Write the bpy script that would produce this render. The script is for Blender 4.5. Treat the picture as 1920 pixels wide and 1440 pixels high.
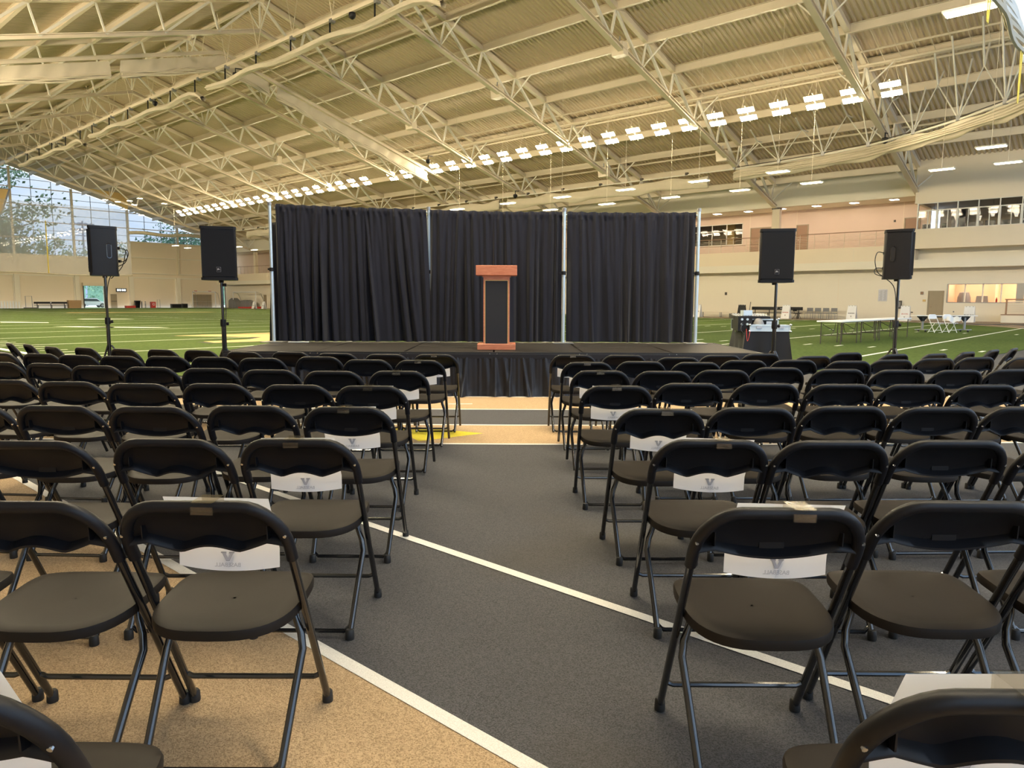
import bpy, math, random
from mathutils import Vector, Matrix
random.seed(7)
R = math.radians
A = R(48.19)                                  # heading of the hall's long axis against the view
CA, SA = math.cos(A), math.sin(A)
scene = bpy.context.scene
col = scene.collection
for o in list(bpy.data.objects): bpy.data.objects.remove(o)

# ------------------------------------------------------------------ camera
cam_d = bpy.data.cameras.new('camera'); cam = bpy.data.objects.new('camera', cam_d); col.objects.link(cam)
cam_d.sensor_width = 36; cam_d.sensor_fit = 'HORIZONTAL'; cam_d.lens = 36 * 1357 / 1920
cam_d.clip_start = .05; cam_d.clip_end = 900
cp, sp = math.cos(R(6.535)), math.sin(R(6.535)); cr, sr = math.cos(R(.24)), math.sin(R(.24))
Rt = Vector((1, 0, 0)); Up = Vector((0, sp, cp)); Fw = Vector((0, cp, -sp))
Rt2 = cr * Rt + sr * Up; Up2 = -sr * Rt + cr * Up
m = Matrix((Rt2, Up2, -Fw)).transposed().to_4x4(); m.translation = (0, 0, 1.296)
cam.matrix_world = m
scene.camera = cam

# ------------------------------------------------------------------ world, lamps, exposure
scene.view_settings.view_transform = 'Standard'; scene.view_settings.look = 'None'
scene.view_settings.gamma = 1; scene.view_settings.use_curve_mapping = False
scene.view_settings.exposure = 0.12
scene.cycles.use_denoising = True
scene.cycles.max_bounces = 7; scene.cycles.diffuse_bounces = 4; scene.cycles.glossy_bounces = 3
scene.cycles.transmission_bounces = 4; scene.cycles.transparent_max_bounces = 8
scene.cycles.caustics_reflective = False; scene.cycles.caustics_refractive = False
scene.cycles.sample_clamp_indirect = 6.0

world = bpy.data.worlds.new('sky'); scene.world = world; world.use_nodes = True
wn, wl = world.node_tree.nodes, world.node_tree.links
wn.clear()
wo = wn.new('ShaderNodeOutputWorld'); wb = wn.new('ShaderNodeBackground')
tc = wn.new('ShaderNodeTexCoord'); mp = wn.new('ShaderNodeMapping'); mp.inputs['Scale'].default_value = (1, 1, 2.4)
nz = wn.new('ShaderNodeTexNoise'); nz.inputs['Scale'].default_value = 3.2; nz.inputs['Detail'].default_value = 7
rp = wn.new('ShaderNodeValToRGB')
rp.color_ramp.elements[0].position = .40; rp.color_ramp.elements[0].color = (.38, .60, .92, 1)
rp.color_ramp.elements[1].position = .62; rp.color_ramp.elements[1].color = (.86, .93, 1.0, 1)
wl.new(tc.outputs['Generated'], mp.inputs['Vector']); wl.new(mp.outputs[0], nz.inputs['Vector'])
wl.new(nz.outputs['Fac'], rp.inputs['Fac']); wl.new(rp.outputs['Color'], wb.inputs['Color'])
wb.inputs['Strength'].default_value = 2.7
wl.new(wb.outputs[0], wo.inputs['Surface'])

def W(u, v, z=0.0):
    """hall coordinates (u along the hall, v across it) to world"""
    return Vector((-u * SA + v * CA, u * CA + v * SA, z))

def area_light(name, loc, rot, sx, sy, power, color, portal=False, spread=180):
    d = bpy.data.lights.new(name, 'AREA'); d.shape = 'RECTANGLE'; d.size = sx; d.size_y = sy
    d.energy = power; d.color = color; d.spread = R(spread)
    o = bpy.data.objects.new(name, d); o.location = loc; o.rotation_euler = rot; col.objects.link(o)
    if portal: d.cycles.is_portal = True
    return o
sun_d = bpy.data.lights.new('sun', 'SUN'); sun_d.energy = 3.2; sun_d.angle = R(2); sun_d.color = (1, .95, .86)
sun = bpy.data.objects.new('sun', sun_d); col.objects.link(sun)
sun.rotation_euler = (Vector((CA * .55, SA * .55, -.83))).to_track_quat('-Z', 'Y').to_euler()   # shines across the roof, outside only
# daylight openings: portals over the glass gables
area_light('gable_portal', W(119.4, 26, 14), (R(90), 0, A), 46, 14, 1, (1, 1, 1), True)
area_light('gable_portal', W(-10.9, 26, 10), (R(-90), 0, A), 66, 18, 1, (1, 1, 1), True)

# ------------------------------------------------------------------ materials
def _mat(name):
    m = bpy.data.materials.new(name); m.use_nodes = True
    return m, m.node_tree.nodes, m.node_tree.links, m.node_tree.nodes['Principled BSDF']
def mat(name, c, rough=.6, metal=0, spec=.5, noise=None, bump=None, c2=None, sheen=0, coat=0):
    """procedural paint: base colour varied by a noise, optional fine bump"""
    m, n, l, b = _mat(name)
    b.inputs['Roughness'].default_value = rough; b.inputs['Metallic'].default_value = metal
    b.inputs['Specular IOR Level'].default_value = spec
    b.inputs['Coat Weight'].default_value = coat
    b.inputs['Sheen Weight'].default_value = sheen
    t = n.new('ShaderNodeTexCoord')
    nz = n.new('ShaderNodeTexNoise'); nz.inputs['Scale'].default_value = noise or 3; nz.inputs['Detail'].default_value = 4
    l.new(t.outputs['Object'], nz.inputs['Vector'])
    mx = n.new('ShaderNodeMix'); mx.data_type = 'RGBA'
    c2 = c2 or tuple(x * .88 for x in c)
    mx.inputs['A'].default_value = (*c, 1); mx.inputs['B'].default_value = (*c2, 1)
    l.new(nz.outputs['Fac'], mx.inputs['Factor']); l.new(mx.outputs['Result'], b.inputs['Base Color'])
    if bump:
        n2 = n.new('ShaderNodeTexNoise'); n2.inputs['Scale'].default_value = bump[0]; n2.inputs['Detail'].default_value = 3
        bp = n.new('ShaderNodeBump'); bp.inputs['Strength'].default_value = bump[1]; bp.inputs['Distance'].default_value = bump[2]
        l.new(t.outputs['Object'], n2.inputs['Vector']); l.new(n2.outputs['Fac'], bp.inputs['Height']); l.new(bp.outputs[0], b.inputs['Normal'])
    return m
def emit(name, c, s):
    m = bpy.data.materials.new(name); m.use_nodes = True; n = m.node_tree.nodes; l = m.node_tree.links; n.clear()
    e = n.new('ShaderNodeEmission'); e.inputs['Color'].default_value = (*c, 1); e.inputs['Strength'].default_value = s
    o = n.new('ShaderNodeOutputMaterial'); l.new(e.outputs[0], o.inputs['Surface'])
    return m
def glass(name, c=(1, 1, 1), gloss=.08, rough=.02):
    m = bpy.data.materials.new(name); m.use_nodes = True; n = m.node_tree.nodes; l = m.node_tree.links; n.clear()
    t = n.new('ShaderNodeBsdfTransparent'); t.inputs['Color'].default_value = (*c, 1)
    g = n.new('ShaderNodeBsdfGlossy'); g.inputs['Roughness'].default_value = rough
    mx = n.new('ShaderNodeMixShader'); mx.inputs[0].default_value = gloss
    o = n.new('ShaderNodeOutputMaterial')
    l.new(t.outputs[0], mx.inputs[1]); l.new(g.outputs[0], mx.inputs[2]); l.new(mx.outputs[0], o.inputs['Surface'])
    return m
def mesh_cloth(name, c, alpha):
    m = bpy.data.materials.new(name); m.use_nodes = True; n = m.node_tree.nodes; l = m.node_tree.links; n.clear()
    t = n.new('ShaderNodeBsdfTransparent'); d = n.new('ShaderNodeBsdfDiffuse'); d.inputs['Color'].default_value = (*c, 1)
    tr = n.new('ShaderNodeBsdfTranslucent'); tr.inputs['Color'].default_value = (*c, 1)
    a = n.new('ShaderNodeMixShader'); a.inputs[0].default_value = .5
    mx = n.new('ShaderNodeMixShader'); mx.inputs[0].default_value = alpha; o = n.new('ShaderNodeOutputMaterial')
    l.new(d.outputs[0], a.inputs[1]); l.new(tr.outputs[0], a.inputs[2])
    l.new(t.outputs[0], mx.inputs[1]); l.new(a.outputs[0], mx.inputs[2]); l.new(mx.outputs[0], o.inputs['Surface'])
    return m
def paper_mat():
    m = bpy.data.materials.new('white paper'); m.use_nodes = True; n = m.node_tree.nodes; l = m.node_tree.links; n.clear()
    d = n.new('ShaderNodeBsdfDiffuse'); d.inputs['Color'].default_value = (.90, .90, .95, 1)
    t = n.new('ShaderNodeBsdfTranslucent'); t.inputs['Color'].default_value = (.90, .90, .95, 1)
    a = n.new('ShaderNodeAddShader'); x = n.new('ShaderNodeMixShader'); x.inputs[0].default_value = .38; o = n.new('ShaderNodeOutputMaterial')
    l.new(d.outputs[0], x.inputs[1]); l.new(t.outputs[0], x.inputs[2]); l.new(x.outputs[0], o.inputs['Surface'])
    n.remove(a)
    return m
def floor_mat(name, c, c2, speck, grain=260, bstr=.5, rough=.75, stain=None):
    """rubber track: woven-looking granules, faint scuffs and specks"""
    m, n, l, b = _mat(name)
    t = n.new('ShaderNodeTexCoord')
    v = n.new('ShaderNodeTexVoronoi'); v.inputs['Scale'].default_value = grain
    l.new(t.outputs['Object'], v.inputs['Vector'])
    big = n.new('ShaderNodeTexNoise'); big.inputs['Scale'].default_value = 1.1; big.inputs['Detail'].default_value = 5
    l.new(t.outputs['Object'], big.inputs['Vector'])
    mx = n.new('ShaderNodeMix'); mx.data_type = 'RGBA'; mx.inputs['A'].default_value = (*c, 1); mx.inputs['B'].default_value = (*c2, 1)
    l.new(big.outputs['Fac'], mx.inputs['Factor'])
    rp = n.new('ShaderNodeValToRGB'); rp.color_ramp.elements[0].position = .15; rp.color_ramp.elements[0].color = (*speck, 1)
    rp.color_ramp.elements[1].position = .75; rp.color_ramp.elements[1].color = (1, 1, 1, 1)
    l.new(v.outputs['Color'], rp.inputs['Fac'])
    m2 = n.new('ShaderNodeMix'); m2.data_type = 'RGBA'; m2.blend_type = 'MULTIPLY'; m2.inputs['Factor'].default_value = .8
    l.new(mx.outputs['Result'], m2.inputs['A']); l.new(rp.outputs['Color'], m2.inputs['B'])
    out = m2.outputs['Result']
    if stain:
        s = n.new('ShaderNodeTexNoise'); s.inputs['Scale'].default_value = .7; s.inputs['Detail'].default_value = 2
        l.new(t.outputs['Object'], s.inputs['Vector'])
        r2 = n.new('ShaderNodeValToRGB'); r2.color_ramp.elements[0].position = .55; r2.color_ramp.elements[0].color = (0, 0, 0, 1)
        r2.color_ramp.elements[1].position = .75; r2.color_ramp.elements[1].color = (.6, .6, .6, 1)
        l.new(s.outputs['Fac'], r2.inputs['Fac'])
        m3 = n.new('ShaderNodeMix'); m3.data_type = 'RGBA'; m3.inputs['B'].default_value = (*stain, 1)
        l.new(r2.outputs['Color'], m3.inputs['Factor']); l.new(out, m3.inputs['A']); out = m3.outputs['Result']
    l.new(out, b.inputs['Base Color'])
    bp = n.new('ShaderNodeBump'); bp.inputs['Strength'].default_value = bstr; bp.inputs['Distance'].default_value = .003
    l.new(v.outputs['Distance'], bp.inputs['Height']); l.new(bp.outputs[0], b.inputs['Normal'])
    b.inputs['Roughness'].default_value = rough; b.inputs['Specular IOR Level'].default_value = .35
    return m
def turf_mat(name):
    m, n, l, b = _mat(name)
    t = n.new('ShaderNodeTexCoord')
    n1 = n.new('ShaderNodeTexNoise'); n1.inputs['Scale'].default_value = .25; n1.inputs['Detail'].default_value = 6
    n2 = n.new('ShaderNodeTexNoise'); n2.inputs['Scale'].default_value = 9; n2.inputs['Detail'].default_value = 6; n2.inputs['Roughness'].default_value = .75
    l.new(t.outputs['Object'], n1.inputs['Vector']); l.new(t.outputs['Object'], n2.inputs['Vector'])
    a = n.new('ShaderNodeMix'); a.data_type = 'RGBA'; a.inputs['A'].default_value = (.060, .098, .028, 1); a.inputs['B'].default_value = (.104, .146, .046, 1)
    l.new(n1.outputs['Fac'], a.inputs['Factor'])
    r = n.new('ShaderNodeValToRGB'); r.color_ramp.elements[0].position = .3; r.color_ramp.elements[0].color = (.62, .66, .6, 1)
    r.color_ramp.elements[1].position = .7; r.color_ramp.elements[1].color = (1.25, 1.2, 1.2, 1)
    l.new(n2.outputs['Fac'], r.inputs['Fac'])
    c = n.new('ShaderNodeMix'); c.data_type = 'RGBA'; c.blend_type = 'MULTIPLY'; c.inputs['Factor'].default_value = 1
    l.new(a.outputs['Result'], c.inputs['A']); l.new(r.outputs['Color'], c.inputs['B']); l.new(c.outputs['Result'], b.inputs['Base Color'])
    bp = n.new('ShaderNodeBump'); bp.inputs['Strength'].default_value = .5; bp.inputs['Distance'].default_value = .02
    l.new(n2.outputs['Fac'], bp.inputs['Height']); l.new(bp.outputs[0], b.inputs['Normal'])
    b.inputs['Roughness'].default_value = .95; b.inputs['Specular IOR Level'].default_value = .03
    return m
def wood_mat(name, c, c2, scale=3):
    m, n, l, b = _mat(name)
    t = n.new('ShaderNodeTexCoord'); mp = n.new('ShaderNodeMapping'); mp.inputs['Scale'].default_value = (scale, scale, scale * 6)
    nz = n.new('ShaderNodeTexNoise'); nz.inputs['Scale'].default_value = 2.2; nz.inputs['Detail'].default_value = 6; nz.inputs['Distortion'].default_value = 1.2
    l.new(t.outputs['Object'], mp.inputs['Vector']); l.new(mp.outputs[0], nz.inputs['Vector'])
    r = n.new('ShaderNodeValToRGB'); r.color_ramp.elements[0].position = .35; r.color_ramp.elements[0].color = (*c, 1)
    r.color_ramp.elements[1].position = .65; r.color_ramp.elements[1].color = (*c2, 1)
    l.new(nz.outputs['Fac'], r.inputs['Fac']); l.new(r.outputs['Color'], b.inputs['Base Color'])
    b.inputs['Roughness'].default_value = .38
    return m

M = dict(
    track=floor_mat('dark track rubber', (.100, .100, .110), (.070, .070, .078), (.25, .25, .25), stain=(.062, .052, .036)),
    tan=floor_mat('tan track rubber', (.56, .40, .235), (.50, .355, .21), (.42, .38, .32)),
    line=floor_mat('worn white lane paint', (.86, .84, .80), (.72, .70, .66), (.75, .74, .72), grain=420, bstr=.3),
    yellow=floor_mat('yellow track paint', (.80, .70, .06), (.72, .60, .05), (.7, .65, .6)),
    turf=turf_mat('green turf'),
    turfwhite=mat('white turf paint', (.82, .84, .78), .9, noise=12, c2=(.62, .68, .52)),
    turfgold=mat('gold turf paint', (.66, .43, .17), .9, noise=8, c2=(.55, .38, .15)),
    turfdark=mat('black turf paint', (.03, .04, .02), .9),
    wall=mat('beige wall paint', (.86, .74, .56), .7, noise=.3, c2=(.83, .71, .535), bump=(60, .05, .01)),
    wallwhite=mat('cream wall paint', (.87, .80, .66), .65, noise=.4, c2=(.84, .77, .63)),
    pink=mat('warm upper wall paint', (.76, .585, .46), .7, noise=.4),
    deck=mat('cream metal roof deck', (.70, .575, .41), .5, noise=.5),
    steel=mat('cream painted steel', (.80, .70, .54), .42, noise=1.0),
    steelpale=mat('pale painted steel', (.84, .80, .70), .4, noise=1.0),
    canvas=mat('cream divider vinyl', (.62, .55, .42), .7, noise=2),
    dark=mat('dark brown metal', (.06, .05, .04), .5),
    black=mat('black plastic', (.007, .007, .009), .45, spec=.30, noise=8, c2=(.010, .010, .013), bump=(900, .12, .001)),
    seat=mat('black seat plastic', (.013, .010, .008), .56, spec=.17, noise=5, c2=(.020, .0155, .012), bump=(700, .18, .001)),
    tube=mat('black enamelled tube', (.010, .010, .011), .16, spec=.7, coat=.4),
    rubber=mat('black rubber', (.015, .015, .015), .6),
    chrome=mat('bright zinc', (.75, .75, .75), .25, metal=1),
    grey=mat('grey metal', (.33, .33, .33), .4, metal=.6),
    alu=mat('brushed aluminium', (.62, .72, .80), .32, metal=.55, noise=20),
    drape=mat('black drape cloth', (.0105, .0115, .020), .8, spec=.2, sheen=.10, noise=2, c2=(.014, .015, .026)),
    skirt=mat('black satin skirting', (.008, .009, .015), .45, spec=.35, sheen=.08),
    cloth=mat('black polyester cloth', (.010, .011, .017), .7, spec=.2, sheen=.08),
    stage=mat('worn black stage board', (.020, .018, .016), .55, spec=.16, noise=2.5, c2=(.034, .030, .027), bump=(300, .1, .002)),
    stageedge=mat('black stage rim', (.02, .02, .022), .45),
    mahogany=wood_mat('reddish lectern wood', (.52, .17, .09), (.62, .24, .135)),
    panel=mat('charcoal lectern fabric', (.016, .018, .026), .8), grille=mat('black speaker grille', (.008, .009, .013), .7, spec=.25),
    paper=paper_mat(),
    ink=mat('grey print', (.46, .46, .50), .8), inkpale=mat('print seen through the paper', (.62, .62, .67), .8),
    inkdark=mat('dark print', (.05, .05, .06), .7), inkred=mat('red print', (.5, .05, .04), .7),
    tape=glass('clear tape', (.93, .90, .84), .10, .2),
    white=mat('white plastic', (.85, .86, .88), .45), offwhite=mat('off white laminate', (.80, .80, .80), .4),
    greychair=mat('grey plastic', (.22, .22, .23), .5),
    red=mat('red plastic', (.55, .05, .04), .5), cardboard=mat('brown cardboard', (.42, .27, .14), .8),
    doorm=mat('tan door paint', (.36, .29, .19), .5), doorbrown=mat('brown door paint', (.34, .20, .12), .5),
    glass=glass('sky dimming window glass', (.56, .58, .60), .02), clearglass=glass('clear window glass', (.95, .98, 1.0), .05), glassin=glass('interior glass', (.92, .92, .92), .008),  # far gable panes darkened to hold back the strong sky; near panes stay clear
    mullion=mat('grey mullion', (.25, .28, .36), .5), veil=mesh_cloth('white curtain mesh', (.95, .93, .88), .36),
    bluecloth=mesh_cloth('pale curtain sheet', (.80, .86, .95), .93),
    lamp=emit('high bay lamp face', (1.0, .85, .58), 140.0), lampfill=emit('added ceiling fill glow', (1.0, .85, .58), 13.0), lamp2=emit('strip lamp face', (1.0, .87, .58), 30.0),
    lampw=emit('recessed lamp face', (1.0, .84, .72), 26.0), lampinrefl=emit('office lamp and reflection face', (1.0, .86, .62), 2.4),
    strap=mat('yellow strap', (.80, .62, .05), .6), gold=mat('gold banner vinyl', (.72, .50, .20), .6),
    yellowpole=mat('yellow pole paint', (.80, .62, .08), .5),
    leaf=mat('green leaves', (.24, .36, .18), .7, noise=2, c2=(.36, .46, .28)), leaf2=mat('bluish leaves', (.10, .20, .10), .8, noise=1, c2=(.18, .30, .2)),
    bark=mat('grey bark', (.2, .16, .12), .9), grass=mat('outdoor grass', (.28, .42, .10), .9, noise=1),
    asphalt=mat('asphalt', (.45, .42, .42), .9), carpaint=mat('white car paint', (.75, .77, .82), .25, coat=.5),
    carglass=mat('dark car glass', (.05, .06, .08), .1), screen=mat('dark screen', (.015, .015, .02), .2),
    board=emit('lit scoreboard digits', (.9, 1, 1), 2.0), interior=mat('tan interior paint', (.46, .38, .27), .8),
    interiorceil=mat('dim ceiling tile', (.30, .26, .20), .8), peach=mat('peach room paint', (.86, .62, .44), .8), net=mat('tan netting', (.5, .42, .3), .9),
)

# ------------------------------------------------------------------ mesh building
class MB:
    def __init__(s): s.v = []; s.f = []
    def add(s, vs, fs):
        b = len(s.v); s.v += [tuple(p) for p in vs]; s.f += [tuple(i + b for i in f) for f in fs]; return s
    def box(s, x0, x1, y0, y1, z0, z1):
        return s.add([(x0, y0, z0), (x1, y0, z0), (x1, y1, z0), (x0, y1, z0), (x0, y0, z1), (x1, y0, z1), (x1, y1, z1), (x0, y1, z1)],
                     [(0, 3, 2, 1), (4, 5, 6, 7), (0, 1, 5, 4), (1, 2, 6, 5), (2, 3, 7, 6), (3, 0, 4, 7)])
    def beam(s, p, q, w, h=None, up=(0, 0, 1)):
        h = h or w; p = Vector(p); q = Vector(q); d = (q - p).normalized(); up = Vector(up)
        if abs(d.dot(up)) > .99: up = Vector((1, 0, 0))
        x = d.cross(up).normalized(); y = x.cross(d)
        vs = [c + x * a * w / 2 + y * b * h / 2 for c in (p, q) for a, b in ((-1, -1), (1, -1), (1, 1), (-1, 1))]
        return s.add(vs, [(0, 1, 2, 3), (7, 6, 5, 4), (0, 4, 5, 1), (1, 5, 6, 2), (2, 6, 7, 3), (3, 7, 4, 0)])
    def tube(s, pts, r, n=8, caps=True, taper=None):
        pts = [Vector(p) for p in pts]; rings = []; prev = None
        for i, p in enumerate(pts):
            a = pts[max(0, i - 1)]; b = pts[min(len(pts) - 1, i + 1)]; d = (b - a).normalized()
            if prev is None:
                ref = Vector((0, 0, 1)) if abs(d.z) < .9 else Vector((1, 0, 0)); x = d.cross(ref).normalized()
            else: x = (prev - d * prev.dot(d)).normalized()
            prev = x; y = d.cross(x)
            rr = r if taper is None else taper[i]
            rings.append([p + (x * math.cos(2 * math.pi * k / n) + y * math.sin(2 * math.pi * k / n)) * rr for k in range(n)])
        vs = [q for g in rings for q in g]; fs = []
        for i in range(len(rings) - 1):
            for k in range(n): fs.append((i * n + k, i * n + (k + 1) % n, (i + 1) * n + (k + 1) % n, (i + 1) * n + k))
        if caps: fs.append(tuple(range(n))[::-1]); fs.append(tuple((len(rings) - 1) * n + k for k in range(n)))
        return s.add(vs, fs)
    def lathe(s, prof, c=(0, 0, 0), n=12):
        vs = [(c[0] + r * math.cos(2 * math.pi * k / n), c[1] + r * math.sin(2 * math.pi * k / n), c[2] + z) for r, z in prof for k in range(n)]
        fs = [(i * n + k, i * n + (k + 1) % n, (i + 1) * n + (k + 1) % n, (i + 1) * n + k) for i in range(len(prof) - 1) for k in range(n)]
        fs.append(tuple(range(n))[::-1]); fs.append(tuple((len(prof) - 1) * n + k for k in range(n)))
        return s.add(vs, fs)
    def prism(s, poly, z0, z1):
        """polygon in x,y extruded along z (counter-clockwise seen from +z)"""
        n = len(poly); vs = [(x, y, z0) for x, y in poly] + [(x, y, z1) for x, y in poly]
        return s.add(vs, [tuple(range(n))[::-1], tuple(range(n, 2 * n))] + [(k, (k + 1) % n, n + (k + 1) % n, n + k) for k in range(n)])
    def prism_xz(s, poly, y0, y1):
        n = len(poly); vs = [(x, y0, z) for x, z in poly] + [(x, y1, z) for x, z in poly]
        return s.add(vs, [tuple(range(n)), tuple(range(n, 2 * n))[::-1]] + [((k + 1) % n, k, n + k, n + (k + 1) % n) for k in range(n)])
    def prism_yz(s, poly, x0, x1):
        n = len(poly); vs = [(x0, y, z) for y, z in poly] + [(x1, y, z) for y, z in poly]
        return s.add(vs, [tuple(range(n))[::-1], tuple(range(n, 2 * n))] + [(k, (k + 1) % n, n + (k + 1) % n, n + k) for k in range(n)])
    def grid(s, fn, nu, nv, two=False):
        vs = [fn(i / nu, j / nv) for j in range(nv + 1) for i in range(nu + 1)]
        fs = [(j * (nu + 1) + i, j * (nu + 1) + i + 1, (j + 1) * (nu + 1) + i + 1, (j + 1) * (nu + 1) + i) for j in range(nv) for i in range(nu)]
        return s.add(vs, fs)
    def mesh(s, name, mt, smooth=False, ang=40):
        me = bpy.data.meshes.new(name); me.from_pydata(s.v, [], s.f); me.materials.append(mt)
        if smooth:
            me.polygons.foreach_set('use_smooth', [True] * len(me.polygons))
            me.set_sharp_from_angle(angle=R(ang))
        me.update(); return me
def tag(o, label=None, cat=None, group=None, kind=None):
    if label: o['label'] = label
    if cat: o['category'] = cat
    if group: o['group'] = group
    if kind: o['kind'] = kind
    return o
def put(name, me, parent=None, loc=None, rot=None):
    o = bpy.data.objects.new(name, me); col.objects.link(o)
    if parent: o.parent = parent
    if loc is not None: o.location = loc
    if rot is not None: o.rotation_euler = rot if hasattr(rot, '__len__') else (0, 0, rot)
    return o
def build(name, mb, mt, parent=None, smooth=False, loc=None, rot=None, ang=40):
    return put(name, mb.mesh(name, mt, smooth, ang), parent, loc, rot)
def hall(name, mb, mt, label=None, cat=None, kind='structure', smooth=False, group=None):
    """a top-level piece modelled in hall axes: x = v (across), y = u (along)"""
    o = build(name, mb, mt, None, smooth, (0, 0, 0), A); return tag(o, label, cat, group, kind)
def thing(name, label, cat, loc, rz=0, group=None, kind=None):
    o = bpy.data.objects.new(name, None); col.objects.link(o); o.empty_display_size = .1
    o.location = loc; o.rotation_euler = (0, 0, rz); return tag(o, label, cat, group, kind)
def hthing(name, label, cat, u, v, z=0, rz=0, group=None, kind=None):
    return thing(name, label, cat, W(u, v, z), A + rz, group, kind)
def copy_tree(o, parent=None):
    c = o.copy(); col.objects.link(c); c.parent = parent
    for ch in list(o.children): copy_tree(ch, c)
    return c
def text_mesh(s, size, mt, spacing=1.0):
    c = bpy.data.curves.new('text', 'FONT'); c.body = s; c.size = size; c.align_x = 'CENTER'; c.align_y = 'CENTER'; c.space_character = spacing
    c.offset = size * .012
    o = bpy.data.objects.new('text', c); col.objects.link(o)
    bpy.context.view_layer.update()
    me = bpy.data.meshes.new_from_object(o.evaluated_get(bpy.context.evaluated_depsgraph_get()))
    bpy.data.objects.remove(o); me.materials.clear(); me.materials.append(mt); me.name = 'lettering'
    return me
VLOGO = [(-.62, 1), (-.12, 1), (-.12, .86), (-.2, .86), (.02, .34), (.24, .86), (.13, .86), (.13, 1), (.62, 1), (.62, .86), (.52, .86), (.15, 0), (-.15, 0), (-.52, .86), (-.62, .86)]

# ------------------------------------------------------------------ roof geometry
RIDGE = 25.7
def purlin_z(v): return 20.37 - .295 * abs(v - RIDGE)            # underside of the purlins
def chord_z(v): return 18.34 - .288 * abs(v - RIDGE)             # underside of the bottom chord
U0, U1 = -11.0, 119.6
V0, V1 = -8.3, 60.0
DECK = .48                                                       # deck sits this far above the purlin underside

# floor slab with the lanes and lines laid on it
fl = MB().box(V0 - .2, V1 + 4, U0, U1, -.2, 0)
floor = hall('floor', fl, M['track'], 'dark grey rubber track floor under the seating', 'floor')
def flat(name, poly, mt, z, parent, kind=None):
    """flat painted area given as hall (v,u) outline; lies z above the floor"""
    mb = MB(); n = len(poly); mb.add([(a, b, z) for a, b in poly], [tuple(range(n))])
    o = build(name, mb, mt, parent)
    if kind: o['kind'] = kind
    return o
def hv(x, y):
    """world x,y -> hall (v,u)"""
    return (x * CA + y * SA, -x * SA + y * CA)
def arcline(y, x): return y + .008 * x * x                        # the bend's lanes bow away at both ends
def band(y0, y1, x0=-9, x1=9, n=18):
    top = [hv(x0 + (x1 - x0) * i / n, arcline(y1, x0 + (x1 - x0) * i / n)) for i in range(n + 1)]
    bot = [hv(x0 + (x1 - x0) * i / n, arcline(y0, x0 + (x1 - x0) * i / n)) for i in range(n + 1)]
    return bot + top[::-1]
# straight tan lane at the lower left and the tan lanes of the bend
flat('tan_lane', [(-6.0, -6), (1.43, -6), (1.43, 7.2), (-6.0, 12)], M['tan'], .0012, floor)
flat('tan_lane', band(6.50, 7.50), M['tan'], .0018, floor)
flat('tan_lane', band(8.60, 9.74), M['tan'], .0018, floor)
for y in (6.46, 7.48, 8.58, 9.72):
    flat('lane_line', band(y, y + .05), M['line'], .003, floor)
flat('lane_line', [(1.42, -6), (1.475, -6), (1.475, 7.3), (1.42, 7.3)], M['line'], .0034, floor)
flat('lane_line', [(2.47, -6), (2.525, -6), (2.525, 6.0), (2.47, 6.0)], M['line'], .0034, floor)
flat('lane_arrow', [hv(-.86, 6.60), hv(-.28, 7.02), hv(-.80, 7.26), hv(-1.22, 7.30)], M['yellow'], .003, floor)
flat('lane_line', [hv(-.80, 9.02), hv(-.50, 9.04), hv(-.50, 9.09), hv(-.80, 9.07)], M['line'], .003, floor)
# track on the far side of the field, along the right wall
for i, v in enumerate((54.2, 55.3, 56.4, 57.5, 58.6)):
    if i % 2 == 0: flat('tan_lane', [(v, -12), (v + 1.08, -12), (v + 1.08, 116), (v, 116)], M['tan'], .0012, floor)
    flat('lane_line', [(v - .03, -12), (v + .03, -12), (v + .03, 116), (v - .03, 116)], M['line'], .004, floor)
fe = [(60, 2.0), (57.5, 3.0), (54.5, 4.6), (51, 6.4), (46.5, 9.5)]
for k in range(3):
    d = 1.05 * k
    pl = [(50.6 + d * .45, 9.2 - d * 1.0), (46.6 + d * .3, 6.3 - d), (44.5, 5.2 - d), (38, 3.2 - d), (30, 2.0 - d)]
    pr = [(a + .4 * .45 + .1, b - .52) for a, b in pl]
    flat('tan_lane', pl + pr[::-1], M['tan'], .0018, floor)
    flat('lane_line', [(a, b) for a, b in pl] + [(a - .04, b + .06) for a, b in pl][::-1], M['line'], .004, floor)

# the turf field
FE = [(4.9, 118.0), (4.9, 20), (5.0, 14), (6.0, 9.6), (8.5, 6.8), (12, 5.4), (18, 3.4), (29, 2.4), (38, 3.4), (44.5, 5.2), (46.6, 6.3), (50.8, 9.1),
      (53.3, 12.6), (54.1, 19.7), (54.3, 29), (54.3, 118.0)]
mb = MB(); n = len(FE); mb.add([(a, b, .012) for a, b in FE] + [(a, b, 0) for a, b in FE], [tuple(range(n))[::-1]] + [(k, (k + 1) % n, n + (k + 1) % n, n + k) for k in range(n)])
field = hall('field', mb, M['turf'], 'green artificial turf football field with white yard lines', 'field')
k = 0
while True:
    u = 5.32 + 4.572 * k
    if u > 112: break
    va = 12.5 if k == 0 else (6.3 if k == 1 else 4.95); vb = 45.6 if k == 0 else (51.3 if k == 1 else 53.6)
    flat('yard_line', [(va, u - .055), (vb, u - .055), (vb, u + .055), (va, u + .055)], M['turfwhite'], .016, field)
    k += 1
flat('side_line', [(5.0, 15), (5.2, 15), (5.2, 113), (5.0, 113)], M['turfwhite'], .017, field)
flat('side_line', [(53.7, 17), (53.9, 17), (53.9, 113), (53.7, 113)], M['turfwhite'], .017, field)
flat('end_line', [(5, 112.8), (53.8, 112.8), (53.8, 113.3), (5, 113.3)], M['turfwhite'], .017, field)
hs = MB()
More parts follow.
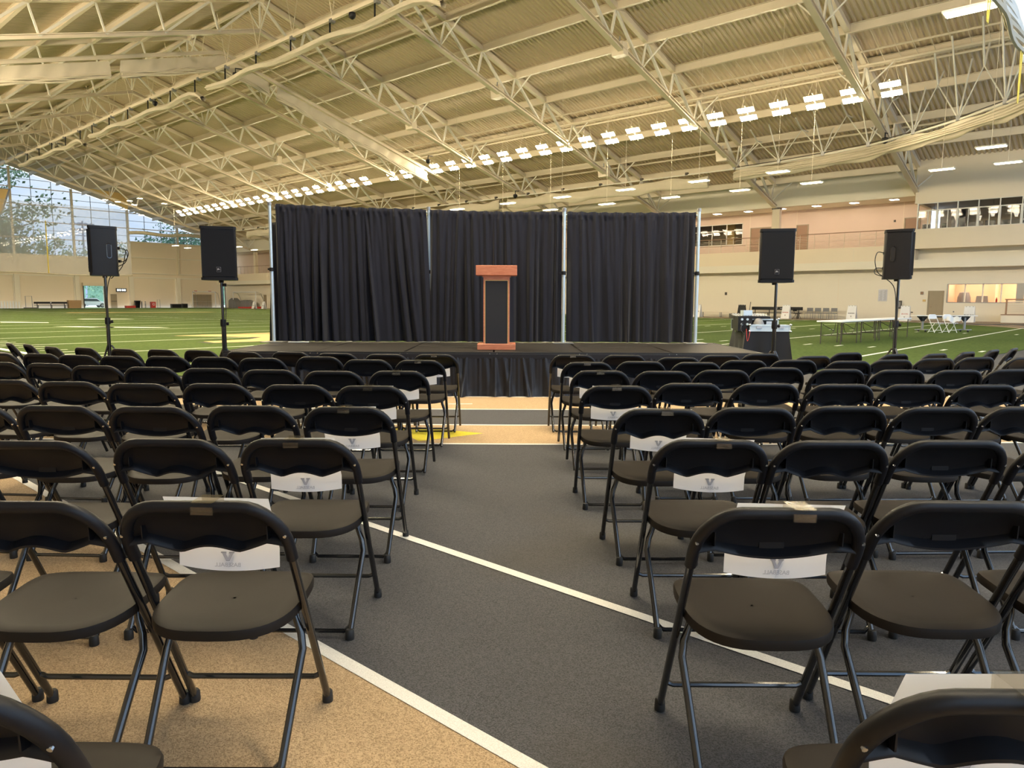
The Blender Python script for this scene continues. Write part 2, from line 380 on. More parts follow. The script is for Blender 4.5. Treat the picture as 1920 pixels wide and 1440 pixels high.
for kk in range(1, 110):
    u = 5.32 + .9144 * kk
    if kk % 5 == 0 or u > 112: continue
    for v in (5.6, 22.35, 35.65, 52.6):
        if u < 9 and v in (5.6, 52.6): continue
        hs.add([(v, u - .05, .016), (v + .62, u - .05, .016), (v + .62, u + .05, .016), (v, u + .05, .016)], [(0, 1, 2, 3)])
for v in (22.35, 35.65):
    for u in (4.40, 3.5):
        hs.add([(v, u - .05, .016), (v + .62, u - .05, .016), (v + .62, u + .05, .016), (v, u + .05, .016)], [(0, 1, 2, 3)])
hash_o = build('hash_mark', hs, M['turfwhite'], field); hash_o['kind'] = 'stuff'
# painted shapes on the turf
def outlined(poly, mt, grow=.22):
    cx = sum(p[0] for p in poly) / len(poly); cy = sum(p[1] for p in poly) / len(poly)
    out = []
    for a, b in poly:
        d = math.hypot(a - cx, b - cy); out.append((a + (a - cx) / d * grow * 1.3, b + (b - cy) / d * grow * 1.3))
    flat('painted_mark_border', out, M['turfdark'], .015, field); flat('painted_mark', poly, mt, .018, field)
outlined([(11.2, 26.2), (12.6, 26.35), (15.6, 24.6), (19.6, 23.2), (16.0, 20.9), (13.2, 20.6), (10.2, 21.1), (10.3, 22.0), (12.0, 22.3), (12.9, 23.2)], M['turfgold'])
outlined([(13.4, 26.1), (16.4, 26.4), (18.5, 25.3), (15.5, 25.1)], M['turfgold'])
flat('painted_mark', [(23, 77.2), (36, 73.5), (36, 75.0), (24, 79.3)], M['turfgold'], .018, field)
for pts in ([(16.4, 51.6), (18.9, 50.0), (18.9, 51.4), (16.4, 53.0)], [(11.0, 47.6), (12.6, 45.0), (12.9, 46.2), (11.3, 49)], [(11.1, 39.2), (12.0, 36.4), (12.6, 35.6), (12.9, 36.6), (12.0, 38.4)],
            [(11.8, 36.6), (13.3, 34.6), (14.4, 34.0), (14.2, 35.0), (12.6, 37)], [(7.0, 44.5), (8.3, 42.8), (8.5, 43.8), (7.2, 45.6)]):
    flat('painted_mark', pts, M['turfwhite'], .018, field)
outlined([(33.0, 31.8), (36.5, 31.2), (37.5, 32.2), (34, 33)], M['turfgold'], .1)

# ceiling: corrugated deck on both slopes
def deck_mesh(sgn):
    mb = MB(); vend = V1 + 3.2 if sgn > 0 else V0 - .2
    pitch = .30; prof = ((0, 0), (.10, 0), (.15, .09), (.25, .09))
    us = []; k = 0
    while U0 + k * pitch < U1 + .6:
        for a, h in prof: us.append((U0 + k * pitch + a, h))
        k += 1
    vs = []
    for u, h in us:
        for v in (RIDGE, vend): vs.append((v, u, purlin_z(v) + DECK + h))
    fs = [(2 * i, 2 * i + 1, 2 * i + 3, 2 * i + 2) for i in range(len(us) - 1)]
    mb.add(vs, fs)
    z = [(RIDGE, purlin_z(RIDGE) + DECK + .16), (vend, purlin_z(vend) + DECK + .16)]
    mb.add([(z[0][0], U0 - .1, z[0][1]), (z[1][0], U0 - .1, z[1][1]), (z[1][0], U1 + .5, z[1][1]), (z[0][0], U1 + .5, z[0][1])], [(0, 1, 2, 3)])
    return mb
ceiling = hall('ceiling', deck_mesh(1), M['deck'], 'cream corrugated metal roof deck over the hall', 'ceiling')
build('roof_slope', deck_mesh(-1), M['deck'], ceiling)
def ibeam(mb, p, q, w, h):
    """wide-flange section between p and q, p/q at the underside centre, h tall"""
    p = Vector(p); q = Vector(q); z = Vector((0, 0, 1)); t = .03
    mb.beam(p + z * t / 2, q + z * t / 2, w, t); mb.beam(p + z * (h - t / 2), q + z * (h - t / 2), w, t); mb.beam(p + z * h / 2, q + z * h / 2, .025, h - 2 * t)
purlins = [RIDGE] + [RIDGE + s * 3.28 * k for k in range(1, 11) for s in (1, -1)]
for v in purlins:
    if v > V1 + .2 or v < V0: continue
    mb = MB(); z = purlin_z(v); ibeam(mb, (v, U0, z), (v, U1, z), .21, DECK)
    build('purlin', mb, M['steel'], ceiling)
# hangers, trays and sprinkler pipes between the purlins above the lamp rows
mb = MB()
for k in range(140):
    u = 1 + k * .83
    if u > 110: break
    mb.beam((42.25, u, purlin_z(42.25) + .02), (45.4, u, purlin_z(45.4) + .02), .035, .035)
g = build('tray_hanger', mb, M['steel'], ceiling); g['kind'] = 'stuff'
for v, w in ((43.9, .06), (45.15, .10), (45.75, .07), (31.0, .05), (52.9, .07)):
    mb = MB(); mb.tube([(v, U0 + .5, purlin_z(v) + (.02 if 43 < v < 46 else .2)), (v, U1 - .5, purlin_z(v) + (.02 if 43 < v < 46 else .2))], w, 6)
    build('pipe', mb, M['steel'], ceiling, True)

# trusses
PV = [3.28 * k for k in range(0, 11)]
def truss(u, idx):
    name = ('nearest', 'second nearest', 'third nearest', 'fourth nearest')[idx] if 0 <= idx < 4 else None
    where = ['over the front rows', 'crossing above the lectern', 'ending at the square balcony column', 'behind the square balcony column', 'in front of the rolled curtain',
             'behind the rolled curtain', 'sixth from the camera', 'seventh from the camera', 'eighth from the camera', 'ninth from the camera', 'second from the glass gable', 'right at the glass gable'][idx]
    t = hthing('roof_truss', 'cream steel roof truss ' + where, 'truss', u, 0, 0, 0, 'roof trusses', 'structure')
    o0 = V0 + .4; e = V1 - 1.0
    for s, vend in ((1, e), (-1, o0)):
        mb = MB(); mb.beam((RIDGE, 0, chord_z(RIDGE) + .14), (vend, 0, chord_z(vend) + .14), .34, .05)
        mb.beam((RIDGE, 0, chord_z(RIDGE) + .36), (vend, 0, chord_z(vend) + .36), .34, .05); mb.beam((RIDGE, 0, chord_z(RIDGE) + .25), (vend, 0, chord_z(vend) + .25), .04, .2)
        build('bottom_chord', mb, M['steel'], t)
        mb = MB(); mb.beam((RIDGE, 0, purlin_z(RIDGE) + .2), (vend, 0, purlin_z(vend) + .2), .28, .30); build('top_chord', mb, M['steel'], t)
    single = u < 58
    pend = [] ; joined = MB()
    def web(mbw, nm='web_strut'):
        if single: build(nm, mbw, M['steelpale'], t)
        else: joined.v, joined.f = joined.v, joined.f; joined.add(mbw.v, mbw.f)
    for s in (1, -1):
        for k in range(0, 11):
            v = RIDGE + s * 3.28 * k
            vb = v - s * .45 if k else v                       # bottom node sits just inboard of the purlin
            if (s > 0 and v > V1 - 1) or (s < 0 and v < V0 + 1): break
            if k == 0 and s < 0: continue
            zt = purlin_z(v) + .08; zb = chord_z(vb) + .3
            web(MB().beam((v, 0, zt), (vb, 0, zb), .10, .10))
            if k >= 1:
                vp = RIDGE + s * 3.28 * (k - 1)
                web(MB().beam((vp, 0, purlin_z(vp) + .08), (vb, 0, zb), .16, .13))
            if k % 2 == 0 and s > 0:                            # brace along the hall from node to purlin
                for d in (1.5, -1.5): web(MB().beam((vb, 0, zb), (v, d, purlin_z(v) + .05), .07, .07))
            elif s > 0: web(MB().beam((vb, 0, zb - .05), (v, .0, zt - .25), .12, .10))
    if not single: g = build('web_strut', joined, M['steelpale'], t); g['kind'] = 'stuff'
for i in range(11):
    truss(3.3 + 10.42 * i, i)
# short triangular hangers that carry the track curtain rail near the right wall

# ------------------------------------------------------------------ right wall, balcony, control booth
WR = 60.0
def wallbox(mb, u0, u1, z0, z1, v0=WR, v1=WR + .3): return mb.box(v0, v1, u0, u1, z0, z1)
mb = MB()
wallbox(mb, 12.86, 119.6, 0, 3.8); wallbox(mb, 11.9, 12.86, 2.12, 3.8); wallbox(mb, 11.69, 11.9, 0, 3.8)
wallbox(mb, 3.2, 11.69, 0, 1.33); wallbox(mb, 3.2, 11.69, 2.62, 3.8); wallbox(mb, U0, 3.2, 0, 3.8)
wall_right = hall('wall_right', mb, M['wallwhite'], 'cream lower wall along the far side of the track', 'wall')
for u in (19.2, 27.2, 35.2, 43.2): build('panel_joint', MB().box(WR - .004, WR, u, u + .02, .1, 3.75), M['wall'], wall_right)
trim_1 = hall('trim_1', MB().box(58.75, 61, U0, 119.6, 3.78, 4.36), M['wallwhite'], 'cream lower lip of the balcony front, running the whole wall', 'trim')
trim_2 = hall('trim_2', MB().box(58.95, 61, 13.7, 119.6, 4.36, 5.46), M['wall'], 'beige solid balcony front under the railing', 'trim')
for u in (17.9, 40, 60): build('panel_joint', MB().box(58.944, 58.95, u, u + .02, 4.4, 5.44), M['wallwhite'], trim_2)
balcony = hall('balcony_floor', MB().box(58.96, 62.3, 13.7, 119.6, 5.42, 5.47), M['wall'], 'balcony floor slab behind the railing', 'floor')
recess = hall('trim_3', MB().box(59.9, 61, U0, 13.7, 4.36, 5.16), M['wallwhite'], 'cream recessed wall strip under the glazed booth', 'trim')
# upper wall behind the balcony
mb = MB()
for u0, u1, z0, z1 in ((33.02, 119.6, 5.46, 9), (28.21, 33.02, 5.46, 6.33), (28.21, 33.02, 8.21, 9), (13.7, 28.21, 5.46, 9)):
    mb.box(62.0, 62.25, u0, u1, z0, z1)
wall_upper = hall('wall_upper', mb, M['pink'], 'pinkish beige upper wall behind the balcony railing', 'wall')
for u in (23.46, 27.53, 15.35): build('panel_joint', MB().box(61.994, 62.0, u, u + .025, 7.7 if u > 20 and u < 25 else 5.5, 8.94), M['wall'], wall_upper)
mb = MB().box(59.05, 62.3, 13.7, 119.6, 8.94, 9.1); mb.prism_xz([(59.05, 9.1), (62.3, 9.1), (62.3, purlin_z(62.3) + .5), (59.05, purlin_z(59.05) + .5)], 13.7, 119.6)
hall('wall_fascia', mb, M['wallwhite'], 'cream wall band between the balcony opening and the roof deck', 'wall')
def door(name, u0, u1, z1, v, z0, label, mt, rail=None, knob=True, parts=1):
    d = hthing(name, label, 'door', (u0 + u1) / 2, v, z0, 0, None, 'structure'); w = u1 - u0; h = z1 - z0
    f = MB().box(-.05, .02, -w / 2 - .07, -w / 2, 0, h + .07).box(-.05, .02, w / 2, w / 2 + .07, 0, h + .07).box(-.05, .02, -w / 2, w / 2, h, h + .07)
    build('door_frame', f, M['doorm'], d)
    for k in range(parts):
        a = -w / 2 + w * k / parts; b = a + w / parts
        lf = build('door_leaf', MB().box(-.03, .04, a + .01, b - .01, .01, h), mt, d)
        if knob: build('door_handle', MB().tube([(-.03, b - .12, 1.0), (-.09, b - .12, 1.0), (-.09, b - .24, 1.0)], .014, 6), M['chrome'], lf)
    return d
door('door_1', 11.93, 12.83, 2.1, WR + .02, 0, 'tan single door in the lower wall left of the lit room window', M['doorm'])
door('door_2', 22.55, 23.4, 7.66, 61.98, 5.47, 'brown single door on the balcony right of the square column', M['doorbrown'])
door('door_3', 25.74, 27.41, 7.66, 61.98, 5.47, 'brown double door on the balcony behind the speaker', M['doorbrown'], parts=2)
door('door_4', 14.25, 15.2, 7.66, 61.98, 5.47, 'brown door at the balcony end beside the glazed booth', M['doorbrown'])
# balcony window with frames
w1 = hthing('window_1', 'interior window on the balcony at the edge of the black drape', 'window', 30.6, 62.0, 6.33, 0, None, 'structure')
mb = MB()
for a in (-2.41, -.93, .48, 2.36): mb.box(-.04, .06, a, a + .05, 0, 1.88)
mb.box(-.04, .06, -2.41, 2.41, 0, .05).box(-.04, .06, -2.41, 2.41, 1.83, 1.88).box(-.04, .06, -2.41, 2.41, 1.24, 1.29)
build('window_frame', mb, M['steelpale'], w1)
for a, b in ((-2.36, -.93), (-.88, .48), (.53, 2.36)): build('pane', MB().box(.02, .03, a, b, .05, 1.24), M['glassin'], w1); build('pane', MB().box(.02, .03, a, b, 1.29, 1.83), M['glassin'], w1)
rm = MB().box(66, 66.1, 27, 35, 5.5, 9).box(62.3, 66, 27, 35, 5.4, 5.5).box(62.3, 66, 26.9, 27, 5.5, 9).box(62.3, 66, 35, 35.1, 5.5, 9)
hall('wall_room_1', rm, M['interior'], 'tan room behind the balcony window', 'room')
hall('ceiling_room_1', MB().box(62.3, 66, 27, 35, 8.95, 9.05), M['interiorceil'], 'dim ceiling of the room behind the balcony window', 'ceiling')
for k, (u, v) in enumerate(((28.9, 64), (28.6, 65), (30.4, 64), (30.6, 65), (31.9, 64.4), (32.8, 64.8))):
    t = hthing('lamp_or_reflection', 'lit lamp inside the balcony window room, %s of six from the right' % ('first', 'second', 'third', 'fourth', 'fifth', 'sixth')[k], 'lamp', u, v, 7.7, .3, 'lamps in the balcony window room')
    build('lamp_face', MB().box(-.12, .12, -.2, .2, -.02, .02), M['lampinrefl'], t); build('cord', MB().tube([(0, 0, 0), (0, 0, 1.2)], .01, 5), M['dark'], t)
hall('column_1', MB().box(64.6, 64.9, 30.2, 30.9, 5.5, 8.9), M['gold'], 'ochre column inside the balcony window room', 'column')
# railing
rl = hthing('railing', 'balcony guard railing with thin horizontal rods and dark handrail', 'railing', 0, 59.05, 5.46, 0, None, 'structure')
build('handrail', MB().box(-.04, .04, 13.9, 116, 1.13, 1.19), M['doorbrown'], rl)
u = 15.3
while u < 60:
    build('post', MB().box(-.02, .02, u - .015, u + .015, 0, 1.13), M['steel'], rl); u += 1.123
mb = MB()
while u < 116: mb.box(-.02, .02, u - .015, u + .015, 0, 1.13); u += 1.123
g = build('post', mb, M['steel'], rl); g['kind'] = 'stuff'
for k in range(7): build('rod', MB().tube([(0, 13.9, .15 + k * .135), (0, 116, .15 + k * .135)], .011, 5), M['steel'], rl)
# balcony columns and recessed lamps
for k, u in enumerate((24.1, 34.56, 44.98, 55.4, 65.8, 76.2, 86.7, 97.1, 107.5)):
    c = hthing('column', 'square beige column rising from the balcony edge at truss number %s from the booth' % ('one', 'two', 'three', 'four', 'five', 'six', 'seven', 'eight', 'nine')[k], 'column', u, 59.28, 5.46, 0, None, 'structure')
    build('shaft', MB().box(-.22, .22, -.30, .30, 0, 3.35), M['wall'], c); build('cap_plate', MB().box(-.26, .26, -.34, .34, 3.35, 3.42), M['dark'], c)
for k in range(9):
    u = 15.6 + 2.83 * k
    t = hthing('recessed_lamp', 'recessed square lamp in the balcony soffit, %s from the booth' % ('first', 'second', 'third', 'fourth', 'fifth', 'sixth', 'seventh', 'eighth', 'ninth')[k], 'lamp', u, 60.15, 8.93, 0, 'recessed lamps in the balcony soffit')
    build('lamp_face', MB().box(-.28, .28, -.28, .28, -.012, -.004), M['lampw'], t); build('lamp_frame', MB().box(-.32, .32, -.32, .32, -.004, .01), M['steelpale'], t)
# control booth
mb = MB()
mb.box(58.3, 60, U0, 13.75, 5.12, 6.48); mb.box(58.3, 58.6, U0, 13.75, 8.29, 11.8); mb.box(58.6, 62.3, 13.5, 13.75, 5.12, 6.48); mb.box(58.6, 66, 13.5, 13.75, 8.29, 12)
mb.box(62, 62.2, 13.5, 13.75, 6.48, 8.29)
hall('wall_booth', mb, M['wall'], 'beige control booth projecting above the track, glazed in the middle', 'wall')
mb = MB().box(65, 65.1, U0, 13.5, 6.4, 8.5).box(58.6, 65, U0, 13.5, 6.3, 6.4)
hall('wall_room_2', mb, M['interior'], 'tan room inside the glazed booth', 'room')
hall('ceiling_room_2', MB().box(58.6, 65, U0, 13.5, 8.35, 8.45), M['interiorceil'], 'dim ceiling inside the glazed booth', 'ceiling')
w2 = hthing('window_2', 'long strip window of the control booth above the track', 'window', 0, 58.42, 6.48, 0, None, 'structure')
mb = MB().box(-.08, .08, U0, 13.62, -.03, .03).box(-.08, .08, U0, 13.62, 1.77, 1.83); build('window_frame', mb, M['steelpale'], w2)
build('transom', MB().box(-.05, .05, U0, 13.62, 1.24, 1.31), M['steelpale'], w2)
for k in range(14):
    u = 13.56 - 1.23 * k
    build('mullion', MB().box(-.08, .08, u - .05, u + .03, 0, 1.77) if k == 0 else MB().box(-.09, .09, u - .07, u + .07, 0, 1.27).box(-.05, .05, u - .03, u + .03, 1.3, 1.77), M['steelpale'], w2)
    build('mullion', MB().box(-.04, .04, u - .68, u - .63, 0, 1.25), M['steelpale'], w2)
    build('pane', MB().box(-.006, .006, u - 1.16, u - .07, .03, 1.24), M['glassin'], w2); build('pane', MB().box(-.006, .006, u - 1.19, u - .05, 1.31, 1.77), M['glassin'], w2)
for k in range(8):
    u = 12.9 - 1.2 * k; v = 60.2 + (k % 3) * 1.2
    t = hthing('lamp_or_reflection', 'slatted glow imitating a lamp reflection in the control booth glass, %s from its left end' % ('first', 'second', 'third', 'fourth', 'fifth', 'sixth', 'seventh', 'eighth')[k], 'lamp', u, v, 7.55, 0, 'slatted glows imitating lamp reflections in the booth glass')
    for q in range(4): build('reflection_slat', MB().box(-.04, .04, -.15 + .02 * q, .17 - .03 * q, -.09 * q, -.09 * q + .035), M['lampinrefl'], t)  # glowing slats imitate the lamp rows mirrored in the booth glass
    build('cord', MB().tube([(0, 0, .05), (0, 0, .8)], .012, 5), M['dark'], t)
for k, (u, w) in enumerate(((13.2, .5), (12.1, .35), (11.0, .5), (10.2, .9), (9.3, .6), (8.5, .6), (7.9, .55), (7.2, .7))):
    t = hthing('monitor', 'dark computer monitor on the booth desk, %s from the left' % ('first', 'second', 'third', 'fourth', 'fifth', 'sixth', 'seventh', 'eighth')[k], 'monitor', u, 59.5 + .3 * (k % 2), 6.42, 0, 'monitors on the booth desk')
    build('screen', MB().box(-.03, .03, -w / 2, w / 2, .14, .52), M['screen'], t); build('stand', MB().box(-.02, .05, -.05, .05, 0, .16).box(-.1, .1, -.12, .12, 0, .02), M['black'], t)
hall('door_5', MB().box(63.9, 64.0, 11.6, 12.5, 6.4, 8.3), M['screen'], 'dark doorway standing behind the booth windows', 'door')
# lit ground floor room
w3 = hthing('window_3', 'peach lit ground floor window right of the tan door', 'window', 0, WR + .1, 1.33, 0, None, 'structure')
mb = MB().box(-.12, .12, 7.3, 11.69, -.03, .03).box(-.12, .12, 3.2, 11.69, 1.27, 1.32).box(-.12, .12, 11.64, 11.72, 0, 1.3)
build('window_frame', mb, M['grey'], w3)
for u, w in ((10.6, .04), (9.52, .04), (8.43, .04), (7.35, .22), (5.6, .04), (4.4, .04)): build('mullion', MB().box(-.08, .08, u - w, u + w, 0, 1.29), M['wallwhite'] if w < .1 else M['grey'], w3)
for a, b in ((10.64, 11.64), (9.56, 10.56), (8.47, 9.48), (7.57, 8.39), (5.64, 7.13), (4.44, 5.56)): build('pane', MB().box(-.006, .006, a, b, .03, 1.27), M['glassin'], w3)
mb = MB().box(63.4, 63.5, 3, 12, 0, 3.2).box(WR + .3, 63.4, 11.8, 11.9, 0, 3.2).box(WR + .3, 63.4, 3, 3.1, 0, 3.2).box(61.6, 63.4, 9.0, 9.1, 0, 3.2).box(WR + .3, 63.4, 3, 12, -.05, .01).box(WR + .3, 63.4, 3, 12, 3.2, 3.3)
hall('wall_room_3', mb, M['peach'], 'peach coloured room behind the ground floor window', 'room')
d = bpy.data.lights.new('room_lamp', 'AREA'); d.shape = 'RECTANGLE'; d.size = 2.4; d.size_y = 8; d.energy = 330; d.color = (1, .82, .62)
o = bpy.data.objects.new('room_lamp', d); o.location = W(7.6, 61.8, 3.1); o.rotation_euler = (0, 0, A); col.objects.link(o)
t = hthing('storage_bin', 'grey rounded lump seen through the left pane of the lit room window', 'equipment', 10.9, 61.6, 0, 0)
build('body', MB().lathe([(.4, 0), (.46, .7), (.42, 1.7), (.3, 2.05), (.05, 2.1)], n=14), M['greychair'], t, True)
t = hthing('office_chair', 'grey chair back behind the second pane of the lit room window', 'chair', 9.75, 61.4, 0, 0)
build('backrest', MB().prism_yz([(-.42, 1.1), (.42, 1.1), (.34, 1.8), (-.34, 1.8)], -.04, .04), M['greychair'], t); build('base', MB().box(-.2, .2, -.2, .2, 0, 1.1), M['grey'], t)
t = hthing('bottle', 'small red and white bottle on the sill of the lit room window', 'bottle', 8.7, WR + .25, 1.36, 0)
build('body', MB().lathe([(.06, 0), (.06, .2), (.025, .26), (.025, .32)], n=10), M['red'], t, True)
# small things on the lower wall
def wallplate(name, label, cat, u, v, z, w, h, mt, border=None):
    t = hthing(name, label, cat, u, v, z, 0)
    build('plate', MB().box(-.03, 0, -w / 2, w / 2, 0, h), mt, t)
    if border: build('rim', MB().box(-.022, 0, -w / 2 - .02, w / 2 + .02, -.02, h + .02), border, t)
    return t
wallplate('thermostat', 'small dark thermostat box left of the tan door', 'thermostat', 13.3, WR, 1.92, .16, .17, M['doorbrown'], M['dark'])
wallplate('room_plate', 'small gold room plate beside the tan door', 'plate', 13.12, WR, 1.38, .2, .16, M['gold'])
wallplate('socket_plate', 'dark socket plate low on the wall right of the easel', 'socket', 13.9, WR, .55, .18, .08, M['dark'])
wallplate('wall_speaker', 'small dark square box on the lower wall near the drape', 'box', 28.6, WR, 1.9, .2, .24, M['dark'])
wallplate('alarm_box', 'small dark box on the pink upper wall near the booth', 'box', 15.95, 62.0, 7.47, .14, .16, M['dark'])
wallplate('socket_plate', 'tiny pale socket between tan door and lettered board', 'socket', 11.2, WR, .62, .08, .1, M['grey'])
t = wallplate('notice_poster', 'pale printed notice poster on the lower wall beside the speaker stand', 'poster', 15.95, WR, 1.4, .62, .9, M['paper'])
mb = MB()
for c in (-.26, .03):
    for q in range(12): mb.box(-.034, -.031, c, c + .2 - .03 * (q % 3), .08 + q * .062, .1 + q * .062)
g = build('print', mb, M['ink'], t); g['kind'] = 'stuff'
t = hthing('defibrillator_box', 'dark wall box behind the right speaker pole', 'cabinet', 14.75, WR, .85, 0)
build('body', MB().box(-.14, 0, -.16, .16, 0, .6), M['dark'], t); build('face', MB().box(-.145, -.14, -.1, .1, .12, .5), M['greychair'], t)
# wheelchair ramp / platform with slatted sides at the right edge
t = hthing('platform', 'low cream platform with slatted timber railing at the right edge', 'platform', 6.9, 58.9, 0, 0)
build('base', MB().box(-.9, 1.0, -8, 1.15, 0, .5), M['wallwhite'], t); build('deck', MB().box(-.92, 1.0, -8, 1.18, .5, .55), M['doorbrown'], t)
build('top_rail', MB().box(-.85, -.75, -8, 1.0, 1.5, 1.58), M['doorbrown'], t)
for k in range(7): build('slat', MB().box(-.83, -.78, -8, .95, .62 + k * .125, .69 + k * .125), M['wall'], t)
for y in (.9, -.6, -2.2): build('post', MB().box(-.86, -.76, y - .05, y + .05, .55, 1.5), M['doorbrown'], t)
# boards leaning as tents along the track
def tent_board(u, v, label, words, mt=None, ink='inkdark', rz=0, dark=False):
    t = hthing('sandwich_board', label, 'sign board', u, v, 0, R(-90) + rz, 'folding sign boards along the right wall')
    fm = M['black'] if dark else (mt or M['white'])
    for s in (1, -1):
        mb = MB(); w = .33
        mb.add([(-w, -.29 * s, 0), (w, -.29 * s, 0), (w * .9, -.02 * s, 1.08), (-w * .9, -.02 * s, 1.08), (-w, -.25 * s, 0), (w, -.25 * s, 0), (w * .9, .0, 1.08), (-w * .9, .0, 1.08)],
               [(0, 1, 2, 3), (5, 4, 7, 6), (0, 4, 5, 1), (1, 5, 6, 2), (2, 6, 7, 3), (3, 7, 4, 0)])
        b = build('board', mb, fm, t)
        if s == 1:
            if dark:
                p = MB().box(-.25, .25, -.004, .004, -.4, .36); build('sheet', p, M['paper'], b, False, (0, -.15, .52), (R(-14.5), 0, 0))
            else:
                if words: put('lettering', text_mesh(words, .115, M[ink], 1.1), b, (0, -.172, .50), (R(76), 0, 0))
                else:                                          # print too blurred to read: a row of small strokes
                    pm = MB()
                    for q in range(9): pm.box(-.235 + q * .052, -.20 + q * .052, -.172, -.169, .47, .53)
                    g = build('print', pm, M[ink], b); g['kind'] = 'stuff'
                lg = MB(); lg.add([(x * .07, -y * 0, y * .11) for x, y in VLOGO], [tuple(range(len(VLOGO)))[::-1]])
                build('logo', lg, M['inkdark'], b, False, (0, -.245, .22), (R(-14.2), 0, 0))
    build('top_slots', MB().box(-.24, -.16, -.03, .03, 1.0, 1.06).box(-.04, .04, -.03, .03, 1.0, 1.06).box(.16, .24, -.03, .03, 1.0, 1.06), M['white'] if dark else M['dark'], t)
tent_board(29.9, 57.4, 'white sign board half hidden by the pole of the black drape', '')
tent_board(26.0, 57.6, 'black sign board with white sheet above the mixing desk', '', dark=True)
tent_board(22.15, 57.2, 'white sign board in front of the long black bench', '', ink='inkred')
tent_board(17.27, 57.3, 'white sign board between grey chairs and poster', '')
tent_board(13.65, 57.2, 'white sign board with spaced red lettering beside the speaker stand', 'BRAVES', ink='inkred')
tent_board(9.70, 57.0, 'white sign board with black two-word lettering behind the wheeled table', 'BLUE JAYS')
tent_board(101.7, 55.6, 'left white sign board at the far end near the drape edge', '')
tent_board(98.9, 55.6, 'right white sign board at the far end near the drape edge', '')
# benches, grey chairs
def bench(u0, u1, v, label, back=True, mt='black', rz=0):
    L = abs(u1 - u0); t = hthing('bench', label, 'bench', (u0 + u1) / 2, v, 0, rz)
    build('seat', MB().box(-.32, .0, -L / 2, L / 2, .42, .46), M[mt], t)
    if back: bk = build('backrest', MB().box(.02, .06, -L / 2, L / 2, .66, .92), M[mt], t)
    n = max(2, int(L / 1.4) + 1)
    for k in range(n):
        y = -L / 2 + .3 + (L - .6) * k / (n - 1)
        build('leg', MB().box(-.28, -.23, y - .03, y + .03, 0, .42).box(-.28, .1, y - .03, y + .03, 0, .05).box(-.02, .04, y - .03, y + .03, 0, .66 if back else .42), M['dark' if back else 'grey'], t)
    return t
b = bench(25.6, 21.4, 58.6, 'long black team bench with a white emblem on its backrest')
lg = MB(); lg.add([(-.0, -x * .12, y * .2) for x, y in VLOGO], [tuple(range(len(VLOGO)))]); build('emblem', lg, M['paper'], b, False, (.012, .0, .69))
o = put('lettering', text_mesh('BASEBALL', .12, M['paper']), b, (.012, -.55, .79), (R(90), 0, R(-90)))
bench(30.4, 26.4, 58.8, 'cream low bench without backrest along the lower wall', False, 'steel')
for k in range(4):
    u = 21.0 - k * .62
    t = hthing('grey_chair', 'grey sled-base chair against the wall, %s of four from the left' % ('first', 'second', 'third', 'fourth')[k], 'chair', u, 58.9, 0, 0, 'grey chairs against the wall')
    build('seat', MB().box(-.25, .2, -.23, .23, .42, .46), M['greychair'], t); build('backrest', MB().box(.2, .24, -.23, .23, .58, .86), M['greychair'], t)
    for y in (-.22, .22): build('side_frame', MB().tube([(.24, y, .86), (.22, y, .02), (-.25, y, .02), (-.24, y, .44)], .014, 6), M['grey'], t)
t = hthing('folding_chair', 'black folding chair standing open beside the team bench', 'chair', 21.2, 56.9, 0, R(70))
build('seat', MB().box(-.2, .2, -.2, .2, .42, .45), M['black'], t); build('backrest', MB().box(.2, .23, -.21, .21, .6, .8), M['black'], t)
for y in (-.2, .2): build('leg', MB().tube([(.24, y, .8), (-.24, y, 0)], .014, 6), M['tube'], t); build('leg', MB().tube([(.24, y, 0), (-.1, y, .42)], .014, 6), M['tube'], t)

# ------------------------------------------------------------------ glazed end wall
UE = 120.0
mb = MB()
def ebox(v0, v1, z0, z1, d0=0, d1=.4): mb.box(v0, v1, UE + d0, UE + d1, z0, z1)
ebox(V0, 38.4, 0, 4.8); ebox(41.2, 60, 0, 4.8); ebox(38.4, 41.2, 3.35, 4.8)
ebox(V0, 60, 4.8, 5.25, -.12)
ebox(V0, 45.0, 5.25, 7.62); ebox(45.0, 60, 5.25, 10.28)
wall_far = hall('wall_far', mb, M['wall'], 'beige gable wall with garage door under the big window', 'wall')
for v in (29.9, 37.5, 45.06, 52.3):  # raised pilasters, frames and rails coloured paler to imitate light on the relief
    build('pilaster', MB().box(v - .3, v + .3, UE - .45, UE, 0, 4.8), M['wallwhite'], wall_far)
for v0, v1 in ((30.2, 37.2), (45.4, 52.0), (52.6, 59.7), (22.5, 29.6)):
    build('panel_frame', MB().box(v0, v1, UE - .14, UE, 4.60, 4.8).box(v0, v0 + .12, UE - .14, UE, 0, 4.60).box(v1 - .12, v1, UE - .14, UE, 0, 4.60), M['wallwhite'], wall_far)
for v0, v1 in ((45.3, 52.1), (52.6, 59.5)):
    for z in (5.3, 7.75, 10.1): build('panel_rail', MB().box(v0, v1, UE - .22, UE, z, z + .14), M['wallwhite'], wall_far)
for z in (5.95, 6.75): build('panel_rail', MB().box(V0, 45, UE - .16, UE, z, z + .12), M['wallwhite'], wall_far)
gl = lambda v: min(19.42 - .314 * (v - 30.44), 19.42 - .314 * (21.0 - v) + 0) if v < RIDGE else 19.42 - .314 * (v - 30.44)
rows_z = [7.62 + 1.148 * k for k in range(13)]
def gtop(v): return purlin_z(v) + DECK - .12
wi = 4
BAYS = [(-0.2, 7.35), (7.35, 14.9), (14.9, 22.4), (22.4, 29.9), (29.9, 37.5), (37.5, 45.06), (45.06, 52.6), (52.6, 59.4)]
